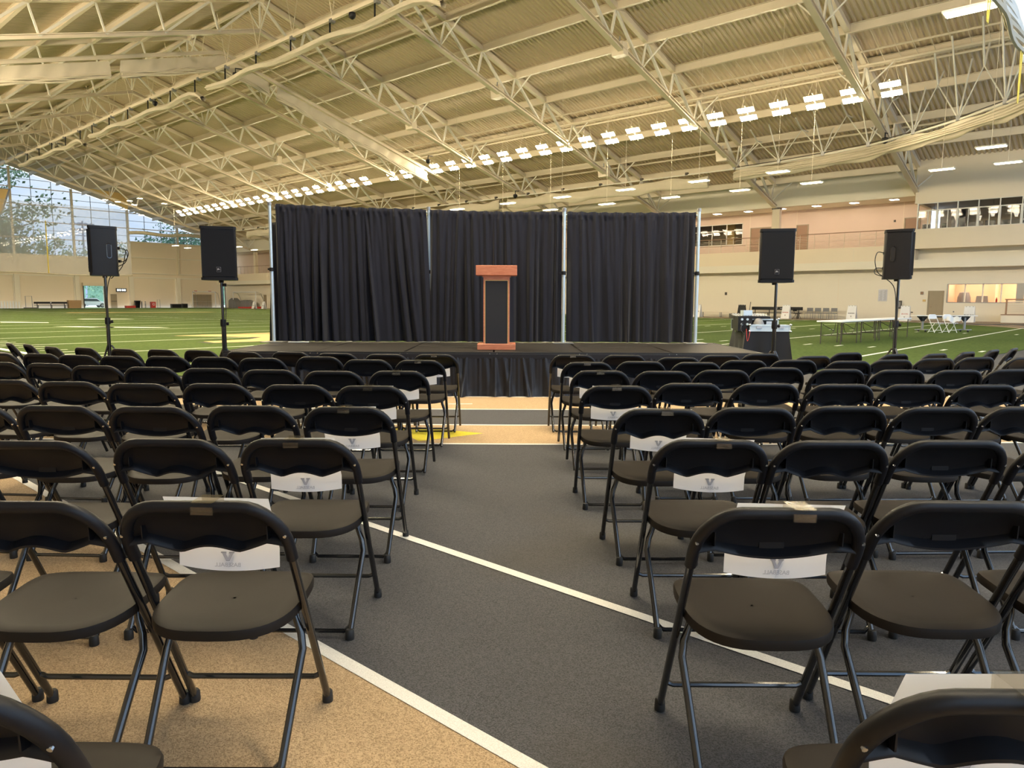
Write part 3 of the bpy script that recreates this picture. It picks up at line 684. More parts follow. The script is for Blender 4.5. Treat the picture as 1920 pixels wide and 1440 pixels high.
for bi, (va, vb) in enumerate(BAYS):
    sill = 7.62 if vb < 45.1 else 10.28
    wn_ = hall('window_%d' % wi, MB().box(vb - .14, vb + .14, UE - .2, UE + .15, sill - 2.6 if vb < 45.1 else 5.25, max(sill, gtop(vb))), M['steel'],
               ('tall gable window bay %s counted from the right wall' % ('eighth', 'seventh', 'sixth', 'fifth', 'fourth', 'third', 'second', 'first')[bi]), 'window'); wi += 1
    w3_ = (vb - va) / 3
    for q in range(3):
        a = va + .14 + q * w3_ if q == 0 else va + q * w3_; b = va + (q + 1) * w3_ if q < 2 else vb - .14
        if q: build('mullion', MB().box(a - .03, a + .03, UE - .05, UE + .05, sill, max(sill + .1, gtop(a))), M['mullion'], wn_)
        for k in range(13):
            z0 = rows_z[k]; z1 = z0 + 1.148
            if z0 < sill - .01 and z1 <= sill + .3: continue
            z0 = max(z0, sill); ta, tb = gtop(a), gtop(b)
            if min(z1, max(ta, tb)) - z0 < .15: continue
            if bi < 3 and (ta < z0 or tb < z0): continue
            poly = [(a, z0), (b, z0)]
            if tb < z0: poly = [(a, z0), (a + (b - a) * (ta - z0) / (ta - tb), z0)]
            if tb >= z1: poly += [(b, z1)]
            else:
                if tb > z0: poly += [(b, tb)]
                if ta > z1: poly += [(a + (b - a) * (ta - z1) / (ta - tb), z1)]
            poly += [(a, min(z1, ta))]
            if len(poly) < 3: continue
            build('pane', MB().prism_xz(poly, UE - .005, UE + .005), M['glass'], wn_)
    for k in range(1, 13):
        z = rows_z[k]
        if z < sill + .2: continue
        tm = gtop(va) if gtop(va) > gtop(vb) else gtop(vb)
        if z > tm: break
        x1 = vb; x0 = va
        if z > gtop(vb): x1 = RIDGE + (20.37 + DECK - .12 - z) / .295
        if z > gtop(va) and va < RIDGE: x0 = RIDGE - (20.37 + DECK - .12 - z) / .295
        if x1 - x0 < .3: continue
        t_ = .10 if k % 2 == 0 else .045
        build('transom', MB().box(x0, x1, UE - .08, UE + .08, z - t_ / 2, z + t_ / 2), M['pink'] if k % 2 == 0 else M['mullion'], wn_)
# rolled netting tube, translucent net and banners in front of the gable
t = hthing('net_curtain', 'translucent white net curtain hanging before the gable window', 'net', 112, 0, 0, 0)
build('mesh_sheet', MB().grid(lambda a, b: (-8 + a * 50.4, .12 * math.sin(a * 90), 4.75 + b * 9.3 + .1 * math.sin(a * 20) * (1 - b)), 160, 6), M['veil'], t, True)
build('hem', MB().tube([(-8 + k * 2.52, 0, 4.72 + .1 * math.sin(k)) for k in range(21)], .09, 8), M['canvas'], t, True)
t = hthing('rolled_net', 'long ochre rolled net hanging across the right half of the gable window', 'net', 112, 0, 0, 0)
build('roll', MB().tube([(42.2 + k * 1.0, 0, 10.85 + .12 * math.sin(k * .9) + .012 * k) for k in range(18)], .26, 10), M['canvas'], t, True)
t = hthing('corner_banner', 'ochre banner beside the lamps at the upper right of the net curtain', 'banner', 111.8, 40.5, 14.1, 0)
build('cloth', MB().prism_xz([(-2.2, 1.75), (1.7, .0), (1.7, 2.2), (-3.2, 2.4)], -.02, .02), M['gold'], t)
t = hthing('hanging_banner', 'gold banner with slanted dark edge at the left frame edge', 'banner', 112.6, 25.7, 12.2, 0)
build('cloth', MB().prism_xz([(-2, .0), (1.15, .0), (2.25, 3.2), (-2, 3.2)], -.02, .02), M['gold'], t); build('border', MB().prism_xz([(1.15, -.1), (1.35, -.1), (2.5, 3.3), (-2, 3.3), (-2, 3.18), (2.25, 3.18)], -.03, .03), M['mullion'], t)
t = hthing('foul_pole', 'thin yellow pole hanging before the gable wall left of the speakers', 'pole', 111.5, 31.6, 4.75, 0)
build('pole', MB().tube([(0, 0, 0), (0, 0, 6.9)], .07, 8), M['yellowpole'], t, True)
for k, (v, z) in enumerate(((38.8, 15.3), (39.6, 14.7), (40.4, 15.2), (41.2, 14.2), (42.0, 15.5), (42.6, 15.0), (43.4, 16.0), (43.5, 13.6), (46.8, 15.6))):
    t = hthing('flood_lamp', 'small lit flood lamp high before the gable, %s of nine from the left' % ('first', 'second', 'third', 'fourth', 'fifth', 'sixth', 'seventh', 'eighth', 'ninth')[k], 'lamp', 105, v * .95, z * .93 + .1, 0, 'flood lamps high before the gable')
    build('lamp_face', MB().box(-.28, .28, -.2, .2, -.03, .0), M['lamp2'], t); build('housing', MB().box(-.3, .3, -.22, .22, 0, .08), M['steel'], t)
# things along the end wall
UI = 118.6
t = hthing('garage_door', 'open roll-up garage door with a car parked outside', 'garage door', UE, 39.8, 0, 0)
build('roll_housing', MB().box(-1.6, 1.6, -.5, 0, 3.3, 3.75), M['wall'], t); build('guide_rail', MB().box(-1.5, -1.38, -.1, .1, 0, 3.4), M['dark'], t); build('guide_rail', MB().box(1.38, 1.5, -.1, .1, 0, 3.4), M['dark'], t)
t = hthing('end_door', 'tan single door right of the open garage door', 'door', UE - .05, 42.5, 0, R(90), None, 'structure')
build('door_leaf', MB().box(-.02, .03, -.45, .45, 0, 2.1), M['doorm'], t); build('door_frame', MB().box(-.03, .02, -.55, -.45, 0, 2.2).box(-.03, .02, .45, .55, 0, 2.2).box(-.03, .02, -.45, .45, 2.1, 2.2), M['wall'], t); build('push_bar', MB().box(-.08, -.02, -.4, .4, .98, 1.06), M['dark'], t)
t = hthing('scoreboard', 'small dark scoreboard with lit digits above the end door', 'scoreboard', UE - .1, 43.6, 2.5, 0)
build('case', MB().box(-.75, .75, -.1, .05, -.05, .5), M['dark'], t)
for x in (-.5, -.18, .18, .5): build('digit', MB().box(x - .11, x + .11, -.12, -.1, .08, .38), M['board'], t)
def crate(name, label, cat, u, v, w, d, h, mt, extra=None):
    t = hthing(name, label, cat, u, v, 0, 0); build('body', MB().box(-w / 2, w / 2, -d / 2, d / 2, 0, h), M[mt], t)
    if extra: build(extra[0], MB().box(-w / 2 - .03, w / 2 + .03, -d / 2 - .03, d / 2 + .03, h, h + extra[2]), M[extra[1]], t)
    return t
crate('crash_mat', 'low red mat at the foot of the end wall', 'mat', UI, 44.3, 1.3, .8, .3, 'red', ('cover', 'red', .05))
t = hthing('trash_bin', 'black rubbish bin against the end wall', 'bin', UI, 45.4, 0, 0); build('body', MB().lathe([(.32, 0), (.42, 1.0), (.45, 1.05)], n=14), M['black'], t, True); build('rim', MB().lathe([(.46, 1.05), (.46, 1.12), (.3, 1.14)], n=14), M['rubber'], t, True)
t = hthing('drink_cooler', 'red drink cooler with a white letter G', 'cooler', UI, 47.7, 0, 0); build('body', MB().box(-.32, .32, -.3, .3, 0, .95), M['red'], t); put('lettering', text_mesh('G', .55, M['paper']), t, (0, -.31, .55), (R(90), 0, 0))
t = hthing('hand_cart', 'thin white hand cart beside the red cooler', 'cart', UI, 48.6, 0, 0); build('frame', MB().tube([(-.2, 0, 0), (-.2, 0, 1.3), (.2, 0, 1.3), (.2, 0, 0)], .025, 6), M['grey'], t); build('base', MB().box(-.25, .25, -.2, .2, 0, .05), M['grey'], t)
t = hthing('utility_cart', 'small cluttered cart right of the rubbish bin', 'cart', UI, 46.3, 0, 0); build('shelf', MB().box(-.3, .3, -.2, .2, .75, .8), M['wallwhite'], t); build('shelf', MB().box(-.3, .3, -.2, .2, .15, .2), M['wallwhite'], t); build('frame', MB().box(-.3, -.26, -.2, .2, 0, 1).box(.26, .3, -.2, .2, 0, 1), M['grey'], t)
crate('equipment_trunk', 'long black equipment trunk low against the end wall', 'trunk', UI, 51.3, 1.5, .7, .55, 'black', ('lid', 'dark', .06)); crate('equipment_trunk', 'short black equipment trunk beside the long one', 'trunk', UI, 52.7, .7, .6, .6, 'black', ('lid', 'dark', .06))
crate('cardboard_stack', 'brown boxes stacked left of the garage door', 'box', UI, 36.6, 1.6, .8, .6, 'cardboard', ('upper_box', 'cardboard', .55))
bb = hthing('bench', 'black team bench with white emblem at the end wall', 'bench', UI, 33.6, 0, 0); build('seat', MB().box(-2.1, 2.1, -.5, -.1, .42, .46), M['black'], bb); build('backrest', MB().box(-2.1, 2.1, 0, .05, .65, .92), M['black'], bb)
for x in (-1.7, 0, 1.7): build('leg', MB().box(x - .04, x + .04, -.45, .05, 0, .06).box(x - .04, x + .04, -.02, .05, 0, .66).box(x - .04, x + .04, -.45, -.38, 0, .42), M['dark'], bb)
lg = MB(); lg.add([(x * .16, -.005, y * .2) for x, y in VLOGO], [tuple(range(len(VLOGO)))[::-1]]); build('emblem', lg, M['paper'], bb, False, (0, 0, .69))
t = hthing('hurdle_frame', 'thin metal frame left of the far black bench', 'frame', UI, 30.9, 0, 0); build('frame', MB().tube([(-.4, 0, 0), (-.4, 0, 1.7), (.4, 0, 1.7), (.4, 0, 0)], .04, 6), M['grey'], t); build('base', MB().box(-.6, .9, -.3, .3, 0, .12), M['dark'], t)
pf = hthing('picket_barrier', 'white slatted barrier at the far left end', 'barrier', UI - .5, 27.0, 0, 0)
for k in range(16): build('slat', MB().box(-2.6 + k * .34, -2.42 + k * .34, -.03, .03, 0, 1.05), M['white'], pf)
build('top_rail', MB().box(-2.7, 3.0, -.04, .02, .92, 1.0), M['wallwhite'], pf)
gt = hthing('service_gate', 'wide tan service door behind the goal frame', 'gate', UE - .05, 56.2, 0, 0)
for k in range(4): build('door_panel', MB().box(-1.6 + k * .82, -.82 + k * .82, -.06, 0, 0, 1.02), M['doorm'], gt); build('door_panel', MB().box(-1.6 + k * .82, -.82 + k * .82, -.06, 0, 1.06, 2.15), M['doorm'], gt)
build('door_frame', MB().box(-1.85, -1.65, -.1, 0, 0, 2.4).box(1.68, 1.85, -.1, 0, 0, 2.4).box(-1.65, 1.68, -.1, 0, 2.2, 2.4), M['wall'], gt)
for k, v in enumerate((55.2, 57.6)):
    t = hthing('exit_sign', 'small red exit sign above the %s side of the service door' % ('left', 'right')[k], 'sign', UE - .1, v, 2.62, 0); build('case', MB().box(-.22, .22, -.06, .05, 0, .16), M['red'], t)
def goal(u, v, w, h, label, rz=0):
    t = hthing('goal_frame', label, 'goal', u, v, 0, rz)
    build('post', MB().tube([(-w / 2, 0, 0), (-w / 2, 0, h)], .06, 8), M['white'], t); build('post', MB().tube([(w / 2, 0, 0), (w / 2, 0, h)], .06, 8), M['white'], t); build('crossbar', MB().tube([(-w / 2, 0, h), (w / 2, 0, h)], .06, 8), M['white'], t)
    for s in (-1, 1): build('side_stay', MB().tube([(s * w / 2, 0, h), (s * w / 2, -.9, h * .9), (s * w / 2, -1.8, 0)], .03, 6), M['grey'], t)
goal(117.6, 55.5, 3.8, 2.6, 'white goal frame standing in front of the tan service door')
goal(109.5, 58.2, 7.2, 2.55, 'long white goal frame against the far right wall', R(90))
for k, (u, w) in enumerate(((113.3, 2.6), (109.0, 3.2))):
    t = hthing('mat_pile', 'dark grey covered mat pile at the far corner, %s' % ('with a peaked top', 'wide and flat')[k], 'mat', u, 58.6, 0, 0)
    build('cover', MB().prism_yz([(-w / 2, 0), (w / 2, 0), (w / 2 - .1, 1.2), (.3, 1.3 + .3 * (1 - k)), (-w / 2 + .3, 1.0)], -.5, .6), M['greychair'], t)
    build('strap', MB().box(-.52, .62, -.05, .05, 0, 1.25), M['grey'], t)
t = hthing('track_mat', 'low red mats lying along the far right wall', 'mat', 106.5, 57.6, 0, 0); build('body', MB().box(-.4, .4, -3.2, 3.2, 0, .22), M['red'], t); build('cover', MB().box(-.42, .42, -3.2, -.5, .22, .28), M['red'], t)
for k, (u, lab) in enumerate(((106.2, 'tan door in the far right wall left of the sign boards'), (101.2, 'narrow tan door behind the far sign boards'))):
    t = hthing('end_side_door', lab, 'door', u, WR, 0, 0, None, 'structure'); build('door_leaf', MB().box(-.03, .0, -.45, .45, 0, 2.1), M['doorm'], t); build('door_frame', MB().box(-.04, 0, -.55, -.45, 0, 2.2).box(-.04, 0, .45, .55, 0, 2.2), M['wallwhite'], t)
# other walls out of view that close the hall
wall_left = hall('wall_left', MB().box(V0 - .3, V0, U0, 120.4, 0, 10.9), M['wall'], 'beige long wall behind the left seating block', 'wall')
mb = MB().box(V0, 60, U0 - .3, U0, 0, 1.4)
wall_near = hall('wall_near', mb, M['wall'], 'low wall under the window behind the camera', 'wall')
for k in range(9):
    v = V0 + k * 8.5; build('window_post', MB().box(v - .12, v + .12, U0 - .2, U0 + .1, 1.4, min(20, purlin_z(v) + DECK)), M['steel'], wall_near)
for k in range(8): build('window_transom', MB().box(V0, 60, U0 - .15, U0, 3.2 + 2.0 * k, 3.28 + 2.0 * k), M['mullion'], wall_near) if k < 4 else None
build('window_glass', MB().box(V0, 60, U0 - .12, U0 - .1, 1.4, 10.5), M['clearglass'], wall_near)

# ------------------------------------------------------------------ high-bay lamp rows, strip lamps
def lamp_proto(u, v, label, grp):
    t = hthing('high_bay_lamp', label, 'lamp', u, v, 13.05, 0, grp)
    c_, n_ = math.cos(R(40)), math.sin(R(40))                     # panels tilted towards the middle of the field
    def tilt(x, z): return (x * c_ + z * n_, -x * n_ + z * c_)
    def panel(x0, x1, z0, z1, y):
        mb = MB(); P = [tilt(x0, z0), tilt(x1, z0), tilt(x1, z1), tilt(x0, z1)]
        return mb.prism_xz(P, -y, y)
    for s in (-1, 1):
        build('lamp_face', panel(s * .30 - .16, s * .30 + .16, -.02, 0, .52), M['lamp'], t)
        tr_ = build('lamp_tray', panel(s * .30 - .18, s * .30 + .18, .001, .03, .54), M['steel'], t)
        build('added_ceiling_fill', panel(s * .30 - .10, s * .30 + .10, .031, .04, .45), M['lampfill'], tr_)  # glow added on top of each tray to brighten the roof deck
    build('frame_bar', panel(-.62, .62, .03, .09, .04), M['steel'], t)
    build('suspension_wire', MB().tube([(0, -.5, .1), (0, 0, purlin_z(45) - 13.05)], .012, 4).tube([(0, .5, .1), (0, 0, purlin_z(45) - 13.05)], .012, 4), M['steel'], t)
    return t
ORD = ['first', 'second', 'third', 'fourth', 'fifth', 'sixth', 'seventh', 'eighth', 'ninth', 'tenth', 'eleventh', 'twelfth', 'thirteenth', 'fourteenth', 'fifteenth', 'sixteenth', 'seventeenth', 'eighteenth', 'nineteenth', 'twentieth']
def ordn(k):
    if k < 20: return ORD[k]
    t_, r_ = divmod(k + 1, 10); tens = {2: 'twent', 3: 'thirt', 4: 'fort', 5: 'fift'}[t_]
    return tens + 'ieth' if r_ == 0 else tens + 'y-' + ORD[r_ - 1]
proto = None; n = 0
for k in range(44):
    if k == 22: continue
    u = 12.2 + 2.07 * k
    if proto is None: proto = lamp_proto(u, 45, '', 'long row of lit high-bay lamps'); o = proto
    else: o = copy_tree(proto); o.location = W(u, 45, 13.05)
    o['label'] = 'double bright high-bay lamp, %s of the long row counted from the right' % ordn(n); n += 1
# the twin row on the camera's side of the ridge, above and outside the view
mb = MB(); mb2 = MB()
for k in range(50):
    for s_ in (-1, 1):
        P = [(6.4 + (s_ * .34 + a * .23) * .766 - h * .643, 13.05 + (s_ * .34 + a * .23) * .643 + h * .766) for a, h in ((-1, 0), (1, 0), (1, .02), (-1, .02))]
        mb.prism_xz(P, 12.2 + 2.07 * k - 18 - .6, 12.2 + 2.07 * k - 18 + .6)
        P = [(6.4 + (s_ * .34 + a * .25) * .766 - h * .643, 13.05 + (s_ * .34 + a * .25) * .643 + h * .766) for a, h in ((-1, .021), (1, .021), (1, .05), (-1, .05))]
        mb2.prism_xz(P, 12.2 + 2.07 * k - 18 - .62, 12.2 + 2.07 * k - 18 + .62)
lr_ = hall('lamp_row', mb, M['lamp'], 'twin row of high-bay lamps on the near side of the roof', 'lamp', 'stuff'); g = build('lamp_tray', mb2, M['steel'], lr_); g['kind'] = 'stuff'
strips = []
for k, u in enumerate((6.56, 11.5, 16.6, 21.4, 26.6, 31.8, 36.9, 42.3, 47.4)): strips.append((u, 40.7, 8.5, 'nearer row', k))
for k, u in enumerate((6.57, 9.58, 16.53, 21.11, 26.14, 31.49, 36.87, 42.0, 47.2)): strips.append((u, 45.7, 8.5, 'farther row', k))
sp = None
for u, v, z, rw, k in strips + [(4.5, 23.4, 9.1, 'x', 0)]:
    if (rw == 'nearer row' and k == 1): continue
    if sp is None:
        sp = hthing('strip_lamp', '', 'lamp', u, v, z, 0, 'small strip lamps over the right track')
        for s in (-1, 1): build('lamp_face', MB().box(s * .13 - .09, s * .13 + .09, -.58, .58, -.015, 0), M['lamp2'], sp)
        build('housing', MB().box(-.26, .26, -.62, .62, 0, .06), M['steelpale'], sp)
        build('suspension_wire', MB().tube([(0, 0, .06), (0, 0, 5.2)], .012, 4), M['steel'], sp); o = sp
    else: o = copy_tree(sp); o.location = W(u, v, z)
    for ch in o.children:
        if ch.name.startswith('suspension'): ch.scale = (1, 1, (purlin_z(v) + DECK - z) / 5.2)
    o['label'] = 'single strip lamp beside the yellow strap at the top right' if rw == 'x' else 'small strip lamp over the right track, %s, %s from the right' % (rw, ORD[k])
# far lamps on the left of the drape
for k, (u, v) in enumerate(((96, 50.5), (100, 55), (104, 47), (101, 44))):
    o = copy_tree(sp); o.location = W(u, v, 8.6); o['label'] = 'tiny strip lamp near the far right corner, %s of four' % ORD[k]
# ceiling speakers, cameras
for k, (u, v) in enumerate(((24.4, 36.4), (34.9, 37.4), (45.2, 38.5), (55.6, 39.0), (24.5, 50.0), (34.8, 50.0), (65.8, 39))):
    t = hthing('hanging_loudspeaker', 'cream box loudspeaker under the roof, %s by truss' % ORD[k], 'speaker', u, v, chord_z(v) + .0, 0, 'cream loudspeakers hung from the trusses')
    build('cabinet', MB().prism_yz([(-.45, 0), (.35, .0), (.45, .75), (-.35, .75)], -.25, .25), M['steel'], t); build('bracket', MB().box(-.03, .03, -.03, .03, .75, 1.1), M['grey'], t)
def cctv(u, v, z, label):
    t = hthing('ceiling_camera', label, 'camera', u, v, z, 0)
    build('dome', MB().lathe([(.05, -.34), (.16, -.26), (.2, -.12), (.18, 0)], n=14), M['black'], t, True); build('bracket', MB().tube([(0, 0, 0), (0, 0, .3), (.5, 0, .35)], .04, 6), M['black'], t, True)
cctv(48.2, 25.6, 16.6, 'black dome camera at the end of the rolled canvas'); cctv(34.4, 25.2, 16.95, 'black dome camera on the ridge rail near the top edge')
cctv(47.5, 42.3, 13.2, 'small black camera above the lamp row gap'); cctv(60.5, 25.3, 16.8, 'black camera on the ridge rail left of the canvas'); cctv(84, 25.3, 16.5, 'small black camera far along the ridge rail')
cctv(13.5, 49.2, 11.3, 'black camera under the truss where the track curtain rail passes'); cctv(44.6, 50.2, 10.9, 'black camera over the middle of the drape')
# ridge rail and the net bundles slung from it
rr = hthing('ridge_rail', 'steel rail slung under the ridge for the net bundles', 'rail', 0, 25.2, 17.0, 0, None, 'structure')
build('rail', MB().box(-.09, .09, 22, 112, 0, .22), M['steel'], rr)
for k in range(22):
    u = 24 + 4.1 * k; build('rail_hanger', MB().tube([(0, u, .2), (-.55, u, 3.3)], .025, 4).tube([(0, u, .2), (.55, u, 3.3)], .025, 4), M['steel'], rr)
    build('pulley', MB().box(-.14, .14, u - .12, u + .12, -.12, .08), M['grey'], rr)
def bundle(u0, u1, label):
    t = hthing('net_bundle', label, 'net', 0, 25.1, 0, 0, 'rolled net bundles under the ridge')
    n_ = 24; pts = []
    for i in range(n_ + 1):
        s = i / n_; z = 16.05 + .10 * math.sin(s * 19) - (.55 * max(0, 1 - s / .06)) - (.55 * max(0, 1 - (1 - s) / .06)) * 0
        pts.append((.05 * math.sin(s * 31), u0 + (u1 - u0) * s, z))
    def ring(a, b):
        i = min(n_, int(round(b * n_))); p = pts[i]; th = 2 * math.pi * a; rr_ = .21 + .035 * math.sin(th * 5 + i * .7)
        return (p[0] + rr_ * math.cos(th), p[1], p[2] + rr_ * .8 * math.sin(th))
    build('roll', MB().grid(ring, 20, n_), M['canvas'], t, True)
    k = u0 + 1.2
    while k < u1: build('strap', MB().tube([(0, k, 16.1), (.02, k, 17.0)], .05, 5), M['black'], t); k += 4.1
bundle(27.0, 51.2, 'rolled net bundle under the ridge, nearest of three'); bundle(52.0, 74.2, 'rolled net bundle under the ridge, middle of three'); bundle(75.6, 96, 'rolled net bundle under the ridge, farthest of three')
# rolled canvas divider across the hall
def canvas(v0, v1, label, drop=1.05, u=50.2):
    t = hthing('rolled_canvas', label, 'canvas', u, 0, 0, 0, 'pieces of the rolled canvas divider across the hall')
    nn = max(30, int(abs(v1 - v0) * 5))
    top = lambda v: 18.05 - .288 * abs(v - RIDGE) + .15
    L = abs(v1 - v0)
    def f(a, b):
        v = v0 + (v1 - v0) * a; e = min(a, 1 - a) * L
        sag = .12 * math.sin(v * 1.3) + .10 * math.sin(v * 2.9 + 1)
        w = .04 * math.sin(v * 5 + b * 3) + (.10 * math.sin(b * 40 + v * .7)) * max(0, b - .62) * 2.2
        return (v + .12 * b * (1 if a > .5 else -1) * max(0, 1 - e / .6), w, top(v) - drop * b - sag * b * .6)
    build('canvas_sheet', MB().grid(f, nn, 26), M['canvas'], t, True, ang=60)
    for q in range(4):
        pts = [(v0 + (v1 - v0) * i / nn, -.12 + .06 * math.sin(i * .5 + q), top(v0 + (v1 - v0) * i / nn) - drop * (.80 + .07 * q) + .05 * math.sin(i * .31 + q * 2)) for i in range(nn + 1)]
        build('fold', MB().tube(pts, .06, 6), M['canvas'], t, True)
canvas(4.0, 18.3, 'rolled canvas piece at the upper left frame edge'); canvas(19.0, 29.2, 'rolled canvas piece bending over the ridge'); canvas(29.9, 44.5, 'long rolled canvas piece running down towards the lamps', .95)
mb = MB(); ibeam(mb, (RIDGE, 50.2, 18.3), (58.5, 50.2, 18.3 - .288 * 32.8), .16, .25); ibeam(mb, (RIDGE, 50.2, 18.3), (V0 + 1, 50.2, 18.3 - .288 * 33), .16, .25)
hall('curtain_beam', mb, M['steel'], 'steel beam carrying the rolled canvas across the hall', 'beam')
for d in (-.9, .9):
    mb = MB(); mb.tube([(RIDGE + 1, 50.2 + d, 18.4), (57, 50.2 + d, 18.4 - .288 * 30.5)], .05, 5); hall('conduit_pipe', mb, M['steel'], 'thin conduit pipe running down beside the rolled canvas', 'pipe')
# curved track curtain on the right with its rail and tripod hangers
pts = [(24.2, 51.4), (20.7, 50.9), (17.5, 50.2), (14.4, 49.1), (11.5, 47.35), (8.9, 45.4), (6.5, 43.1), (4.6, 40.6), (3.2, 37.8), (2.3, 34.8)]
tr = hthing('track_curtain', 'cream rolled track curtain curving towards the camera at the upper right', 'curtain', 0, 0, 0, 0)
def tsec(a, b):
    s = b * (len(pts) - 1); i = min(len(pts) - 2, int(s)); f_ = s - i
    u = pts[i][0] * (1 - f_) + pts[i + 1][0] * f_; v = pts[i][1] * (1 - f_) + pts[i + 1][1] * f_
    th = 2 * math.pi * a; hgt = .36 + .04 * math.sin(b * 60)
    return (v + (.16 + .03 * math.sin(th * 4 + b * 30)) * math.cos(th), u, 10.45 + .05 * math.sin(b * 34) + hgt * math.sin(th) + .05 * math.sin(th * 3 + b * 50))
build('roll', MB().grid(tsec, 26, 110), M['canvas'], tr, True, ang=60)
for q in range(4):
    build('fold', MB().tube([(v - .19 + .02 * q, u, 10.30 + .13 * q + .04 * math.sin(i * 1.7 + q)) for i, (u, v) in enumerate(pts)], .045, 6), M['canvas'], tr, True)
build('rail', MB().tube([(v, u, 10.95) for u, v in pts], .06, 6), M['steelpale'], tr, True)
build('cable', MB().tube([(v, u, 11.08) for u, v in pts], .025, 4), M['dark'], tr, True)
for i, (u, v) in enumerate(pts):
    build('pulley', MB().box(v - .13, v + .13, u - .1, u + .1, 10.9, 11.15), M['grey'], tr)
    zt = purlin_z(v)
    if i >= 0:
        g = MB().tube([(v, u, 11.0), (v - 1.3, u + .3, purlin_z(v - 1.3))], .045, 6); build('hanger_strut', g, M['steelpale'], tr, True)
        g = MB().tube([(v, u, 11.0), (v + 1.2, u - .2, purlin_z(v + 1.2) + .1)], .045, 6); build('hanger_strut', g, M['steelpale'], tr, True)
    if i < len(pts) - 1:
        u2, v2 = pts[i + 1]; um, vm = (u + u2) / 2, (v + v2) / 2; zm = min(purlin_z(vm) - .2, 13.2)
        g = MB().tube([(v, u, 11.0), (vm, um, zm), (v2, u2, 11.0)], .04, 6); build('brace', g, M['steelpale'], tr, True)
        g = MB().tube([(vm - 1.2, um, purlin_z(vm - 1.2)), (vm, um, zm), (vm + 1.1, um, purlin_z(vm + 1.1) + .2)], .05, 6); build('hanger_strut', g, M['steelpale'], tr, True)
t2 = hthing('track_curtain', 'cream rolled track curtain continuing straight behind the drape', 'curtain', 0, 51.3, 0, 0)
for a, b in ((26.2, 46.5), (47.5, 70), (71, 95)):
    def tsec2(x, y, a=a, b=b):
        th = 2 * math.pi * x; u = a + (b - a) * y
        return ((.16 + .03 * math.sin(th * 4 + u)) * math.cos(th), u, 10.3 + .08 * math.sin(u * 1.1) + (.42 + .05 * math.sin(u * 2)) * math.sin(th))
    build('roll', MB().grid(tsec2, 22, 60), M['canvas'], t2, True, ang=60)
build('rail', MB().tube([(0, 24.2, 10.95), (0, 100, 10.95)], .06, 6), M['steelpale'], t2)
for k in range(18): build('pulley', MB().box(-.12, .12, 28 + k * 4 - .1, 28 + k * 4 + .1, 10.92, 11.12), M['dark'], t2)
# near divider curtain in the top right corner, its strap
t = hthing('sheet_curtain', 'pale blue-white curtain sheet gathered at the top right corner', 'curtain', 3.3, 0, 0, 0)
build('sheet', MB().grid(lambda a, b: (16 + a * 30, .10 * math.sin(a * 70) + .06 * math.sin(a * 23), 7.9 + b * min(7.5, 99)), 120, 6), M['bluecloth'], t, True)
for q in range(6):
    build('fold', MB().tube([(16 + i * .5, -.16 + .06 * math.sin(i * .7 + q), 7.62 + q * .085 + .03 * math.sin(i * .9 + q * 2)) for i in range(50)], .06, 6), M['canvas'] if q < 3 else M['steelpale'], t, True)
for k, (v, d) in enumerate(((18.1, .55), (22.6, 1.25))):
    s_ = hthing('lifting_strap', ('short yellow strap loop hanging under the curtain at the top right', 'long yellow strap hanging under the curtain at the right edge')[k], 'strap', 3.15, v, 7.6, 0)
    build('webbing', MB().beam((-.10, 0, 0), (-.06, 0, -d), .01, .09, (1, 0, 0)).beam((.14, 0, 0), (.06, 0, -d), .01, .09, (1, 0, 0)).beam((-.08, 0, -d), (.08, 0, -d), .01, .09, (0, 0, 1)), M['strap'], s_)
    build('buckle', MB().box(-.14, .16, -.03, .03, -.04, .03), M['grey'], s_)

# ------------------------------------------------------------------ outdoors beyond the gable
mb = MB().box(-60, 160, 120.5, 140, -.3, -.05); hall('ground', mb, M['grass'], 'sunlit grass outside beyond the garage door', 'ground')
hall('road', MB().box(-60, 160, 128, 134, -.05, -.02), M['asphalt'], 'pale asphalt lane outside the garage door', 'road')
hall('hill', MB().prism_xz([(-80, -.3), (200, -.3), (200, 9), (120, 12), (60, 10), (20, 6), (-80, 4)], 215, 218), M['leaf2'], 'low wooded hill far beyond the window', 'hill')
def tree(u, v, h, r, label, mt, n=900, seed=1, zc=None):
    rnd = random.Random(seed); t = hthing('tree', label, 'tree', u, v, 0, 0)
    tb = MB().tube([(0, 0, -.1), (.1, 0, h * .3), (.0, .1, h * .62), (.2, 0, h * .9)], .3, 8, True, [r * .075, r * .06, r * .04, r * .015])
    for k in range(9):
        a = k * 2.4; z = h * (.28 + .06 * k); tb.tube([(0, 0, z), (math.cos(a) * r * .4, math.sin(a) * r * .4, z + r * .22), (math.cos(a) * r * .75, math.sin(a) * r * .75, z + r * .35)], .1, 5, True, [r * .03, r * .02, r * .008])
    build('trunk', tb, M['bark'], t, True)
    mb = MB(); cl = [(rnd.gauss(0, .42) * r, rnd.gauss(0, .42) * r, h * .62 + rnd.gauss(0, .26) * h * .75, rnd.uniform(.10, .24) * r) for _ in range(38)]
    for _ in range(n):
        c = rnd.choice(cl); p = Vector((c[0] + rnd.gauss(0, 1) * c[3], c[1] + rnd.gauss(0, 1) * c[3], max(.6, c[2] + rnd.gauss(0, 1) * c[3] * .8)))
        d = Vector((rnd.gauss(0, 1), rnd.gauss(0, 1), rnd.gauss(0, 1))).normalized(); e = d.orthogonal().normalized(); f_ = d.cross(e); s = rnd.uniform(.14, .32) * (1 + r * .03)
        mb.add([p + e * s, p + f_ * s * .6, p - e * s, p - f_ * s * .6], [(0, 1, 2, 3)])
    g = build('foliage', mb, mt, t); g['kind'] = 'stuff'
